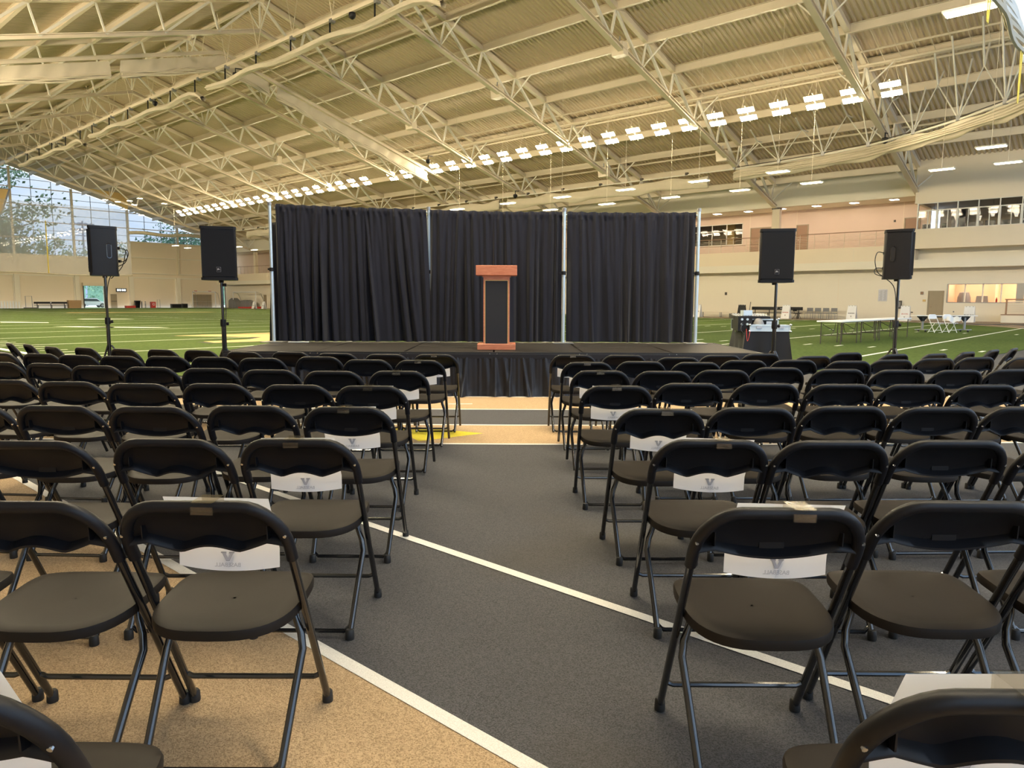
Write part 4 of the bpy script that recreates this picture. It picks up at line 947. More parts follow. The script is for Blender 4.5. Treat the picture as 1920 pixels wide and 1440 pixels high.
tree(131, 30.0, 17.5, 7.5, 'large pale green tree beyond the left of the gable window', M['leaf'], 9000, 3)
tree(137, 38.5, 9.5, 4.2, 'small green tree just right of the large tree outside', M['leaf'], 3500, 5)
tree(134, 22.5, 16, 7, 'pale tree at the left frame edge outside the window', M['leaf'], 5000, 8)
tree(165, 72, 17, 9, 'distant bluish tree outside, left of the two far right ones', M['leaf2'], 5200, 11); tree(170, 86, 19, 9.5, 'distant bluish tree outside at the right end of the glazing', M['leaf2'], 5200, 12)
tree(172, 60, 12, 7, 'distant low tree outside above the beige panels', M['leaf2'], 3500, 14); tree(160, 47, 8.5, 4.5, 'low bush tree outside between window posts', M['leaf2'], 2500, 15)
t = hthing('floodlight_mast', 'distant outdoor mast carrying two rows of round floodlights', 'mast', 190, 61.4, 0, 0)
build('pole', MB().tube([(0, 0, -.3), (0, 0, 19.5)], .22, 8), M['mullion'], t); build('crossarm', MB().box(-2.4, 2.4, -.1, .1, 17.3, 17.6).box(-2.0, 2.0, -.1, .1, 16.0, 16.2), M['mullion'], t)
for r_ in range(2):
    for k in range(4): build('floodlight', MB().lathe([(.2, 0), (.62, .25), (.62, .5), (.3, .7)], (-1.95 + 1.3 * k, 0, 18.4 - r_ * 1.35), 10), M['mullion'], t, True)
t = hthing('car', 'white car parked outside the open garage door', 'car', 131, 42.9, -.02, 0)
body = [(-2.25, .32), (2.25, .32), (2.28, .62), (2.15, .86), (1.3, .98), (.65, 1.48), (-1.3, 1.52), (-2.1, 1.05), (-2.28, .85)]
bd = build('body', MB().prism_xz(body, -.88, .88), M['carpaint'], t); mm = bd.modifiers.new('round', 'BEVEL'); mm.width = .09; mm.segments = 2
build('side_window', MB().prism_xz([(-1.75, 1.02), (1.15, 1.0), (.6, 1.40), (-1.25, 1.44)], -.895, .895), M['carglass'], t)
for x in (-1.4, 1.4):
    for y in (-.80, .80):
        wv = MB(); n_ = 16
        wv.tube([(x, y - .11, .34), (x, y + .11, .34)], .34, 16); w_ = build('wheel', wv, M['rubber'], t, True); build('hub', MB().tube([(x, y - .125, .34), (x, y + .125, .34)], .2, 12), M['grey'], w_, True)
build('lamp', MB().box(2.1, 2.27, -.75, -.4, .7, .84).box(2.1, 2.27, .4, .75, .7, .84), M['paper'], t); build('lamp', MB().box(-2.27, -2.15, -.8, -.5, .88, 1.02).box(-2.27, -2.15, .5, .8, .88, 1.02), M['red'], t)

# ------------------------------------------------------------------ stage
SX0, SX1, SY0, SY1, SZ = -3.93, 3.42, 9.88, 12.32, .60
st = thing('stage', 'low black modular stage platform behind the front row of chairs', 'stage', ((SX0 + SX1) / 2, SY0, 0))
cx = (SX0 + SX1) / 2; pw = (SX1 - SX0) / 6
for i in range(6):
    for j in range(2):
        a = SX0 - cx + i * pw; mb = MB().box(a + .012, a + pw - .012, j * 1.22 + .012, (j + 1) * 1.22 - .012, SZ - .04, SZ + (.004 if (i + j) % 2 else 0))
        p = build('deck_panel', mb, M['stage'], st); mm = p.modifiers.new('edge', 'BEVEL'); mm.width = .004
build('rim', MB().box(SX0 - cx - .01, SX1 - cx + .01, -.02, .0, SZ - .10, SZ + .003).box(SX0 - cx - .01, SX1 - cx + .01, 2.44, 2.46, SZ - .1, SZ + .003).box(SX0 - cx - .02, SX0 - cx, -.02, 2.46, SZ - .1, SZ + .003).box(SX1 - cx, SX1 - cx + .02, -.02, 2.46, SZ - .1, SZ + .003).box(SX0 - cx, SX1 - cx, 0, 2.44, SZ - .09, SZ - .045), M['stageedge'], st)
for i in range(7):
    for y in (.15, 1.22, 2.3): build('leg', MB().tube([(SX0 - cx + .08 + i * (SX1 - SX0 - .16) / 6, y, 0), (SX0 - cx + .08 + i * (SX1 - SX0 - .16) / 6, y, SZ - .09)], .024, 8), M['grey'], st)
for i in range(1, 6):
    for d in (-.05, .05): build('clamp_bolt', MB().box(SX0 - cx + i * pw + d - .006, SX0 - cx + i * pw + d + .006, -.026, -.018, SZ - .03, SZ - .015), M['chrome'], st)
def skirt_mesh(p, q, ztop, amp, n, seed):
    rnd = random.Random(seed); p = Vector(p); q = Vector(q); d = (q - p); L = d.length; d.normalize(); nrm = Vector((d.y, -d.x, 0))
    K = max(6, int(L * 7.5)); c = [(k + rnd.uniform(.15, .85)) * L / K for k in range(K)]; am = [rnd.uniform(.3, 1.1) for _ in range(K)]; dr = [rnd.uniform(-.09, .09) for _ in range(K)]; wd = [rnd.uniform(.022, .06) for _ in range(K)]
    ph = [rnd.uniform(0, 6.28) for _ in range(6)]
    def f(a, b):
        s = a * L; t = 1 - b
        fine = sum(math.sin(s * (70 + 17 * k) + ph[k]) for k in range(4)) / 4
        j0 = int(s / L * K); big = 0
        for k in range(max(0, j0 - 2), min(K, j0 + 3)):
            x = (s - c[k] - dr[k] * t) / (wd[k] * (.5 + .8 * t)); big += am[k] * math.exp(-abs(x) ** 2.2)
        crump = math.sin(s * 31 + t * 9 + ph[4]) * math.sin(t * 11 + s * 7) * .25 * max(0, t - .45)
        off = .010 * fine * (1 - .7 * t) + amp * (.25 + .75 * t) * big + amp * crump + .015 * t + (.03 * t ** 6)
        pt = p + d * s + nrm * (off + .02)
        return (pt.x, pt.y, b * ztop + .006)
    return MB().grid(f, n, 18)
t = thing('stage_skirt', 'gathered black satin skirt hanging along the stage front', 'skirt', (0, 0, 0))
build('pleated_cloth', skirt_mesh((SX0, SY0 - .02, 0), (SX1, SY0 - .02, 0), .525, .065, 700, 4), M['skirt'], t, True, ang=70)
build('top_band', MB().box(SX0, SX1, SY0 - .045, SY0 - .025, .515, .575), M['skirt'], t)
t = thing('stage_skirt', 'gathered black satin skirt on the right end of the stage', 'skirt', (0, 0, 0))
build('pleated_cloth', skirt_mesh((SX1 + .02, SY0, 0), (SX1 + .02, SY1, 0), .525, .04, 200, 6), M['skirt'], t, True, ang=70); build('top_band', MB().box(SX1 + .025, SX1 + .045, SY0, SY1, .515, .575), M['skirt'], t)
t = thing('stage_skirt', 'gathered black satin skirt on the left end of the stage', 'skirt', (0, 0, 0))
build('pleated_cloth', skirt_mesh((SX0 - .02, SY1, 0), (SX0 - .02, SY0, 0), .525, .04, 200, 8), M['skirt'], t, True, ang=70); build('top_band', MB().box(SX0 - .045, SX0 - .025, SY0, SY1, .515, .575), M['skirt'], t)
t = thing('paper_strip', 'thin white strip lying on the stage at the foot of the drape', 'paper', (-3.52, 11.93, SZ + .006), .02); build('sheet', MB().box(-.16, .16, -.04, .04, 0, .012), M['paper'], t)
# pipe and drape
def upright(x, y, top, label):
    t = thing('drape_upright', label, 'pole', (x, y, SZ + .005), 0, 'upright poles of the drape')
    h = top - SZ; build('lower_tube', MB().tube([(0, 0, .012), (0, 0, h * .52)], .030, 14), M['alu'], t, True)
    build('upper_tube', MB().tube([(0, 0, h * .52), (0, 0, h)], .026, 14), M['alu'], t, True)
    build('lock_collar', MB().lathe([(.038, 0), (.040, .03), (.036, .06)], (0, 0, h * .52 - .02), 14).box(-.06, -.03, -.015, .015, h * .52, h * .52 + .03), M['black'], t, True)
    build('base_plate', MB().box(-.17, .17, -.17, .17, 0, .01), M['grey'], t); build('crown', MB().lathe([(.033, 0), (.033, .05), (.02, .06)], (0, 0, h - .05), 12), M['grey'], t, True)
upright(-3.955, 12.02, 2.87, 'pale upright pole at the left end of the drape'); upright(-1.395, 12.24, 2.83, 'upright pole top showing between left and middle drapes')
upright(.845, 12.06, 2.80, 'pale upright pole between middle and right drapes'); upright(3.06, 12.12, 2.81, 'pale upright pole at the right end of the drape')
def drape(x0, y0, z0, x1, y1, z1, label, seed, zb=SZ + .02, gather=1.0, xb0=0, xb1=0, sag=0.0, nf=1.0):
    rnd = random.Random(seed); t = thing('drape', label, 'drape', (0, 0, 0), 0, 'black drapes on the stage')
    L = x1 - x0
    # fold positions drawn together at the top, spreading unevenly below
    K = int(20 * L / 2.5 * nf); amp = [rnd.uniform(.35, 1) for _ in range(K)]; ph = [rnd.uniform(-1, 1) for _ in range(K)]; dr = [rnd.uniform(-.05, .05) for _ in range(K)]; wd = [rnd.uniform(.45, 1.5) for _ in range(K)]
    tot = sum(wd); cen = []; acc = 0
    for k in range(K): cen.append((acc + wd[k] / 2) / tot); acc += wd[k]
    fr = [rnd.uniform(40, 95) for _ in range(5)]; fp = [rnd.uniform(0, 6.28) for _ in range(5)]
    lean = [rnd.uniform(-.14, .14) for _ in range(3)]
    def f(a, b):
        top = b; low = 1 - b; s = a * L; x = x0 + s; yb = y0 + (y1 - y0) * a; zt = z0 + (z1 - z0) * a - sag * math.sin(math.pi * a)
        big = 0
        for k in range(K):
            c = cen[k] + dr[k] * low / L * 1.2; w_ = wd[k] / tot * .42
            q = (a - c) / w_
            if abs(q) < 2.6: big += amp[k] * math.exp(-abs(q) ** 2.6)
        fine = sum(math.sin(s * fr[k] + fp[k] + low * 1.5 * math.sin(s * 2 + fp[k])) for k in range(5)) / 5
        off = -.135 * big * (.22 + .78 * min(1, low * 2.0)) + fine * .016 * (1 - low) ** .7 + .016 * math.sin(s * 58 + fp[0]) * max(0, 1 - low * 3.0)
        off += .012 * math.sin(s * 21 + low * 4 + fp[2])
        if b > .955: off = off * .3 - .018 * math.sin((b - .955) / .045 * math.pi) + .010 * math.sin(s * 75 + fp[1])
        sh = sum(lean[k] * math.sin(s * (1.3 + k) + fp[k]) for k in range(3)) * low * .5
        xx = x + sh * min(1, a * 6, (1 - a) * 6) + (xb0 * (1 - a) + xb1 * a) * low
        return (xx, yb + off, zb + (zt - zb) * b + (.006 * math.sin(s * 33 + fp[3]) if b > .99 else 0))
    build('pleated_cloth', MB().grid(f, int(230 * L), 60), M['drape'], t, True, ang=80)
drape(-3.90, 12.12, 2.865, -1.425, 12.16, 2.79, 'wide left black drape of the backdrop', 21, sag=.01, nf=1.15, xb1=.10)
drape(-1.365, 12.18, 2.79, .82, 12.18, 2.765, 'middle black drape behind the lectern', 33, sag=.015, nf=1.2)
drape(.90, 12.20, 2.765, 3.03, 12.20, 2.765, 'right black drape of the backdrop', 45, nf=1.1, sag=.01)
for k, (a, b, c, d) in enumerate(((-3.95, 2.83, -1.4, 2.77), (-1.4, 2.77, .845, 2.74), (.845, 2.74, 3.06, 2.74))):
    t = thing('drape_crossbar', 'thin crossbar inside the top pocket of the %s drape' % ('left', 'middle', 'right')[k], 'bar', (0, 12.235, 0)); build('tube', MB().tube([(a, 0, b - .02), (c, 0, d - .02)], .014, 8), M['alu'], t)
drape(-4.10, 12.45, 2.6, -3.86, 12.45, 2.6, 'narrow black drape edge hanging behind the left pole', 51, zb=.1, xb0=.0)

# lectern
t = thing('lectern', 'reddish wood lectern with a dark front panel on the stage', 'lectern', (-.225, 10.28, SZ + .005))
b = build('base', MB().box(-.272, .272, 0, .42, 0, .085), M['mahogany'], t)
build('column', MB().box(-.185, -.160, .04, .36, .085, 1.03).box(.160, .185, .04, .36, .085, 1.03).box(-.160, .160, .04, .36, .98, 1.03).box(-.16, .16, .06, .34, .085, .98), M['mahogany'], t)
build('front_panel', MB().box(-.160, .160, .046, .058, .09, .975), M['panel'], t)
build('panel_bead', MB().box(-.166, -.158, .036, .047, .085, .985).box(.158, .166, .036, .047, .085, .985).box(-.166, .166, .036, .047, .976, .985), M['gold'], t)
build('neck', MB().box(-.20, .20, .03, .37, 1.03, 1.05), M['mahogany'], t)
tp = build('top_box', MB().prism_yz([(-.02, 1.05), (.42, 1.05), (.42, 1.12), (-.02, 1.19)], -.29, .29), M['mahogany'], t)
for o_ in (b, tp): mm = o_.modifiers.new('edge', 'BEVEL'); mm.width = .004

# loudspeakers on poles
def stand(x, y, label, base_z=0, zt=1.55, tripod=True):
    t = thing('speaker_stand', label, 'stand', (x, y, base_z), 0, 'speaker stands')
    build('lower_pole', MB().tube([(0, 0, .12), (0, 0, .98)], .027, 14), M['tube'], t, True)
    build('upper_pole', MB().tube([(0, 0, .98), (0, 0, zt)], .019, 14), M['tube'], t, True)
    build('collar', MB().lathe([(.036, 0), (.040, .03), (.036, .10)], (0, 0, .93), 14), M['black'], t, True)
    k = build('knob', MB().lathe([(.012, 0), (.024, .01), (.024, .03), (.01, .035)], (0, 0, 0), 12), M['black'], t, True); k.location = (.04, 0, .97); k.rotation_euler = (0, R(90), 0)
    for q in range(3):
        a = q * 2.094 + .5; c, s = math.cos(a), math.sin(a)
        l_ = build('leg', MB().tube([(.03 * c, .03 * s, .62), (.42 * c, .42 * s, .02)], .013, 8), M['tube'], t, True)
        build('rubber_foot', MB().lathe([(.022, 0), (.022, .03), (.012, .04)], (.42 * c, .42 * s, 0), 10), M['rubber'], l_, True)
        build('brace', MB().tube([(.02 * c, .02 * s, .16), (.22 * c, .22 * s, .33)], .009, 6), M['tube'], t, True)
    return t
def speaker(x, y, z, rz, label, sideview=False):
    t = thing('loudspeaker', label, 'speaker', (x, y, z), rz, 'black loudspeakers on stands')
    # plan of the cabinet: wide front baffle, sides tapering to a narrower back
    P = [(-.20, -.18), (.20, -.18), (.222, -.155), (.215, -.02), (.15, .17), (.12, .185), (-.12, .185), (-.15, .17), (-.215, -.02), (-.222, -.155)]
    c = build('cabinet', MB().prism(P, .012, .695), M['black'], t, True, ang=25); mm = c.modifiers.new('edge', 'BEVEL'); mm.width = .012; mm.segments = 2
    build('top_cap', MB().prism([(a * 1.03, b_ * 1.03) for a, b_ in P], .675, .712), M['black'], t); build('bottom_cap', MB().prism([(a * 1.03, b_ * 1.03) for a, b_ in P], 0, .035), M['black'], t)
    build('grille', MB().prism([(-.205, -.196), (.205, -.196), (.212, -.17), (-.212, -.17)], .05, .66), M['grille'], t)
    bz = .14; bd_ = build('badge', MB().box(-.026, .026, -.204, -.196, bz - .03, bz + .03), M['black'], t)
    build('badge_border', MB().box(-.028, .028, -.202, -.197, bz + .029, bz + .032).box(-.028, .028, -.202, -.197, bz - .032, bz - .029).box(-.028, -.025, -.202, -.197, bz - .03, bz + .03).box(.025, .028, -.202, -.197, bz - .03, bz + .03), M['ink'], bd_)
    put('lettering', text_mesh('JBL', .026, M['paper']), bd_, (0, -.2055, bz + .004), (R(90), 0, 0)); put('lettering', text_mesh('EON615', .010, M['ink']), bd_, (0, -.2055, bz - .018), (R(90), 0, 0)) if False else None
    for s in (-1, 1):
        hd = MB(); cx_, cy_ = s * .186, .075; n_ = 18; ang = math.atan2(.19, .065)
        # recessed grip on each slanted side
        dx, dy = (-.065 * s, .19); L_ = math.hypot(dx, dy); ux, uy = dx / L_, dy / L_; nx, ny = (uy * s if s > 0 else -uy), (-ux * s if s > 0 else ux)
        nx, ny = (s * .946, .324)
        ring = [(math.cos(2 * math.pi * k / n_) * .036, math.copysign(.075, math.sin(2 * math.pi * k / n_)) * 1 + math.sin(2 * math.pi * k / n_) * .036) for k in range(n_)]
        vs = [(cx_ + ux * a + nx * .004, cy_ + uy * a + ny * .004, .36 + b_) for a, b_ in ring] + [(cx_ + ux * a * .55 + nx * .001 - nx * .0, cy_ + uy * a * .55 + ny * .001, .36 + b_ * .85) for a, b_ in ring]
        hd.add(vs, [(k, (k + 1) % n_, n_ + (k + 1) % n_, n_ + k) for k in range(n_)]); build('handle_rim', hd, M['tube'], t, True)
        build('handle_recess', MB().add([(cx_ + ux * a * .8 + nx * .0025, cy_ + uy * a * .8 + ny * .0025, .36 + b_ * .9) for a, b_ in ring], [tuple(range(n_))]), M['screen'], t)
    build('pole_socket', MB().lathe([(.03, -.03), (.034, 0)], (0, 0, 0), 12), M['black'], t, True)
    return t
stand(-3.99, 10.02, 'speaker stand at the left front corner of the stage'); speaker(-3.985, 10.0, 1.56, R(14), 'black loudspeaker left of the drape facing the audience')
stand(3.62, 10.02, 'speaker stand at the right front corner of the stage'); speaker(3.585, 10.0, 1.56, R(-12), 'black loudspeaker right of the drape facing the audience')
stand(-5.99, 10.75, 'speaker stand farthest left, out on the turf side', zt=1.66); speaker(-6.02, 10.8, 1.64, R(-62), 'black loudspeaker farthest left, turned sideways with two grips showing')
stand(5.68, 10.75, 'speaker stand farthest right in front of the white tables', zt=1.66); speaker(5.67, 10.8, 1.64, R(66), 'black loudspeaker farthest right, turned away to the right')
def cable(name, label, pts, r=.006, mt='rubber'):
    t = thing(name, label, 'cable', pts[0]); p0 = Vector(pts[0]); P = [Vector(p) - p0 for p in pts]; out = []
    for i in range(len(P) - 1):                       # Catmull-Rom through the points
        a = P[max(0, i - 1)]; b_ = P[i]; c = P[i + 1]; d = P[min(len(P) - 1, i + 2)]
        for k in range(6):
            u = k / 6; out.append(.5 * ((2 * b_) + (c - a) * u + (2 * a - 5 * b_ + 4 * c - d) * u * u + (3 * b_ - a - 3 * c + d) * u ** 3))
    out.append(P[-1]); build('cable_run', MB().tube(out, r, 6), M[mt], t, True); build('plug', MB().box(-.015, .015, -.02, .02, -.02, .02), M['black'], t)
cable('signal_cable', 'black cable looping from the back of the farthest left loudspeaker', [(-5.85, 10.9, 2.05), (-5.74, 10.86, 2.03), (-5.70, 10.85, 1.93), (-5.75, 10.86, 1.83), (-5.86, 10.84, 1.76), (-5.95, 10.78, 1.58), (-5.96, 10.72, 1.3), (-5.97, 10.71, .6), (-5.9, 10.7, .02)])
cable('power_cable', 'second black cable at the back of the farthest left loudspeaker', [(-5.85, 10.92, 1.86), (-5.76, 10.88, 1.86), (-5.69, 10.86, 1.95), (-5.72, 10.87, 2.02), (-5.80, 10.88, 1.78), (-5.93, 10.8, 1.6)])
cable('signal_cable', 'black cable looping beside the farthest right loudspeaker', [(5.50, 10.85, 2.02), (5.38, 10.82, 2.03), (5.34, 10.8, 1.9), (5.40, 10.82, 1.74), (5.50, 10.8, 1.66), (5.62, 10.74, 1.5), (5.64, 10.70, 1.1), (5.64, 10.70, .4), (5.7, 10.7, .02)])
cable('power_cable', 'second cable loop on the left side of the farthest right loudspeaker', [(5.50, 10.85, 1.80), (5.37, 10.82, 1.80), (5.35, 10.8, 1.72), (5.48, 10.8, 1.68), (5.52, 10.8, 1.70)])
cable('signal_cable', 'thin cable running down the stand left of the stage', [(-3.94, 10.0, 1.50), (-3.93, 9.98, 1.2), (-3.94, 9.98, .9), (-3.93, 9.97, .5), (-3.86, 9.9, .02)], .005)

# sound desk on a cloth-covered table
tx, ty = 4.71, 13.45
t = thing('draped_table', 'black cloth covered table with audio equipment right of the stage', 'table', (tx, ty, 0), R(-6))
build('table_top', MB().box(-.36, .40, .02, 1.2, .715, .74), M['offwhite'], t)
for a, b_ in ((-.3, .1), (.34, .1), (-.3, 1.1), (.34, 1.1)): build('leg', MB().tube([(a, b_, 0), (a, b_, .715)], .016, 8), M['grey'], t)
cl = thing('tablecloth', 'black cloth falling to the floor in flared corner folds', 'tablecloth', (tx, ty, 0), R(-6))
def clothf(a, b):
    P = [(-.37, 0), (.41, 0), (.41, 1.22), (-.37, 1.22), (-.37, 0)]; s = a * 4; i = min(3, int(s)); f_ = s - i
    x = P[i][0] * (1 - f_) + P[i + 1][0] * f_; y = P[i][1] * (1 - f_) + P[i + 1][1] * f_; low = 1 - b
    c = max(0, 1 - min(f_, 1 - f_) / .22); fl_ = .04 + .14 * c * c; cx_, cy_ = .02, .61; dx, dy = x - cx_, y - cy_; L_ = math.hypot(dx, dy)
    w = .025 * math.sin(a * 70) * low
    return (x + dx / L_ * (fl_ * low + w), y + dy / L_ * (fl_ * low + w), .01 + .74 * b)
build('cloth_sides', MB().grid(clothf, 160, 8), M['cloth'], cl, True, ang=60); build('cloth_top', MB().box(-.375, .415, -.005, 1.225, .741, .752), M['cloth'], cl)
def flight_case(x, y, z, w, d, h, rz, label, trim='alu', face='black'):
    t = thing('flight_case', label, 'case', (x, y, z), rz)
    build('body', MB().box(-w / 2 + .01, w / 2 - .01, -d / 2 + .01, d / 2 - .01, .005, h - .005), M[face], t)
    e = MB(); r = .022
    for sx in (-1, 1):
        for sy in (-1, 1): e.box(sx * w / 2 - r * (sx > 0), sx * w / 2 + r * (sx < 0), sy * d / 2 - r * (sy > 0), sy * d / 2 + r * (sy < 0), 0, h)
        for z_ in (0, h - r): e.box(-w / 2, w / 2, sx * d / 2 - r * (sx > 0), sx * d / 2 + r * (sx < 0), z_, z_ + r); e.box(sx * w / 2 - r * (sx > 0), sx * w / 2 + r * (sx < 0), -d / 2, d / 2, z_, z_ + r)
    build('edge_trim', e, M[trim], t)
    for sx in (-1, 1):
        for z_ in (0, h): build('corner_ball', MB().lathe([(.004, -.026), (.022, -.014), (.026, 0), (.022, .014), (.004, .026)], (sx * w / 2, -d / 2, z_), 8), M['chrome'], t, True)
    for x_ in (-w * .27, w * .27): build('latch', MB().box(x_ - .05, x_ + .05, -d / 2 - .012, -d / 2, h * .45, h * .8), M['chrome'], t)
    return t
flight_case(4.80, 13.62, .755, .74, .30, .12, R(-4), 'flat silver flight case at the front of the cloth covered table', 'alu', 'alu')
flight_case(4.72, 14.15, .755, .80, .42, .22, R(-4), 'larger open silver flight case behind the flat one', 'alu', 'black')
t = thing('mixing_desk', 'black audio mixer lying on the larger flight case', 'mixer', (4.60, 14.1, .982), R(-4))
build('body', MB().prism_yz([(-.22, 0), (.22, 0), (.22, .09), (-.22, .045)], -.34, .34), M['black'], t)
kn = MB()
for i in range(12):
    for j in range(4): kn.lathe([(.008, 0), (.007, .02)], (-.29 + i * .052, -.15 + j * .09, .052 + j * .009), 6)
g = build('knob', kn, M['white'], t); g['kind'] = 'stuff'
t = thing('rack_unit', 'dark rack with round lit knobs at the left of the table', 'rack', (4.37, 13.78, .755), R(-4))
build('case', MB().box(-.13, .13, -.2, .2, 0, .28), M['black'], t)
for i in range(2):
    for j in range(2): build('socket', MB().tube([(-.06 + i * .1, -.2, .13 + j * .09), (-.06 + i * .1, -.215, .13 + j * .09)], .022, 10), M['alu'], t)
t = thing('laptop', 'small bluish wireless receiver standing on the mixer', 'receiver', (4.50, 13.98, 1.04), R(20)); build('body', MB().box(-.10, .10, -.05, .05, 0, .10), M['alu'], t); build('antenna', MB().tube([(.07, 0, .1), (.09, 0, .26)], .006, 6), M['black'], t)
t = thing('wireless_receiver', 'round grey gadget in front of the open flight case', 'gadget', (4.70, 13.86, .755), 0); build('body', MB().lathe([(.10, 0), (.10, .14), (.06, .22), (.01, .24)], n=16), M['greychair'], t, True); build('cap', MB().lathe([(.03, 0), (.03, .02)], (0, 0, .24), 8), M['black'], t)
cable('audio_cable', 'thin red and black cable hanging over the front of the cloth', [(4.38, 13.57, .80), (4.34, 13.43, .76), (4.34, 13.40, .64), (4.355, 13.40, .58), (4.38, 13.40, .66), (4.41, 13.45, .77)], .004, 'red')
cable('audio_cable', 'black cable bundle drooping from the rack corner', [(4.31, 13.57, .90), (4.25, 13.46, .86), (4.23, 13.41, .78), (4.29, 13.40, .70)], .008)

# white folding tables out on the turf
dv = Vector((.685, .728)); dn = Vector((.728, -.685))
for k in range(4):
    c0 = Vector((9.42, 22.45)) + dv * (k * 1.86 + .92) + dn * .36; ang = math.atan2(dv.y, dv.x)
    t = thing('folding_table', 'white folding table on the turf, %s of four in a row' % ORD[k] + ' from the near end', 'table', (c0.x, c0.y, 0), ang, 'white folding tables end to end')
    p = build('table_top', MB().box(-.915, .915, -.38, .38, .69, .735), M['offwhite'], t); mm = p.modifiers.new('edge', 'BEVEL'); mm.width = .012
    for sx in (-.72, .72):
        for sy in (-.3, .3): build('leg', MB().tube([(sx, sy, 0), (sx, sy, .69)], .016, 8), M['dark'], t)
        build('crossbar', MB().tube([(sx, -.3, .28), (sx, .3, .28)], .012, 6), M['dark'], t)
        build('folding_brace', MB().tube([(sx, .0, .28), (sx * .62, 0, .42), (sx * .42, .0, .69)], .010, 6).tube([(sx, .26, .62), (sx * .62, 0, .42)], .010, 6), M['dark'], t)
# wheeled table and white chairs
t = thing('wheeled_table', 'long thin table on castors beside two white folding chairs', 'table', (19.2, 32.4, 0), R(2))
build('table_top', MB().box(-1.38, 1.38, -.3, .3, .715, .745), M['offwhite'], t); build('underframe', MB().box(-1.15, 1.15, -.05, .05, .65, .714), M['dark'], t)
for sx in (-.92, 1.0):
    l_ = build('leg', MB().box(sx - .04, sx + .04, -.04, .04, .1, .66).box(sx - .05, sx + .05, -.28, .28, .09, .13), M['grey'], t)
    build('bracket', MB().prism_xz([(sx - .24, .7), (sx - .05, .48), (sx + .05, .48), (sx + .24, .7)], -.04, .04), M['black'], t)
    for sy in (-.26, .26): build('castor', MB().tube([(sx - .02, sy, .045), (sx + .02, sy, .045)], .045, 12), M['black'], t, True)
    build('foot_bar', MB().box(sx - .34, sx + .34, -.02, .02, .09, .13), M['grey'], t)
def simple_white_chair(x, y, rz, label):
    t = thing('folding_chair', label, 'chair', (x, y, 0), rz, 'white folding chairs on the turf')
    for s in (-1, 1):
        build('leg', MB().tube([(s * .21, .40, 0), (s * .215, .06, .62), (s * .19, 0, .76)], .013, 8), M['white'], t, True); build('leg', MB().tube([(s * .18, .0, 0), (s * .17, .32, .41)], .012, 8), M['white'], t, True)
    build('seat', MB().box(-.2, .2, .06, .44, .42, .44), M['white'], t); p = build('backrest', MB().prism_xz([(-.19, .60), (.19, .60), (.22, .68), (.2, .76), (.12, .80), (-.12, .80), (-.2, .76), (-.22, .68)], -.01, .04), M['white'], t)
    build('crossbar', MB().tube([(-.2, .33, .12), (.2, .33, .12)], .01, 6).tube([(-.18, .02, .06), (.18, .02, .06)], .01, 6), M['white'], t)
simple_white_chair(18.33, 31.75, R(196), 'white folding chair behind the left leg of the wheeled table'); simple_white_chair(18.97, 31.75, R(194), 'white folding chair with a cloth on it at the wheeled table')
t = thing('white_cloth', 'crumpled white cloth lying over the right folding chair', 'cloth', (19.2, 31.7, 0)); build('fold', MB().grid(lambda a, b: (-.3 + a * .62, -.06 * math.sin(a * 9) - .08, .70 - .28 * b * (1 - abs(a - .5)) + .02 * math.sin(a * 20)), 16, 6), M['offwhite'], t, True)

# ------------------------------------------------------------------ folding chairs of the audience
HB, YB = .785, .432
def fy(z): return YB * (1 - z / HB)
def frame_path(r_in=0.0, z_low=.60):
    """centre line of the wrapped tube, left leg up over the top and down the right"""
    xw = .2135; pts = []
    zc = HB - .0165
    cxr, czr = .105, .125
    pts.append((-xw, fy(z_low), z_low)); pts.append((-xw, fy(zc - czr), zc - czr))
    for k in range(1, 9):
        th = math.pi / 2 * k / 8; x = -xw + cxr * (1 - math.cos(th)); z = zc - czr + czr * math.sin(th); pts.append((x, fy(z), z))
    return pts + [(-a, b_, c) for a, b_, c in pts[::-1]]
def bottom_z(x, wave):
    q = abs(x) / .2
    if q > .80: return .659 - .006 * (q - .8) * 5
    z = .631 + .028 * (q / .80) ** 2.2
    if wave:
        z = .612 + .040 * (q / .8) ** 1.6 if q > .33 else .604 + .0 * q
        if q <= .38: z = .627 + .020 * math.cos(q / .38 * math.pi / 2) ** 1.2
        elif q < .8: z = .627 + .032 * ((q - .38) / .42) ** 1.2
    return z
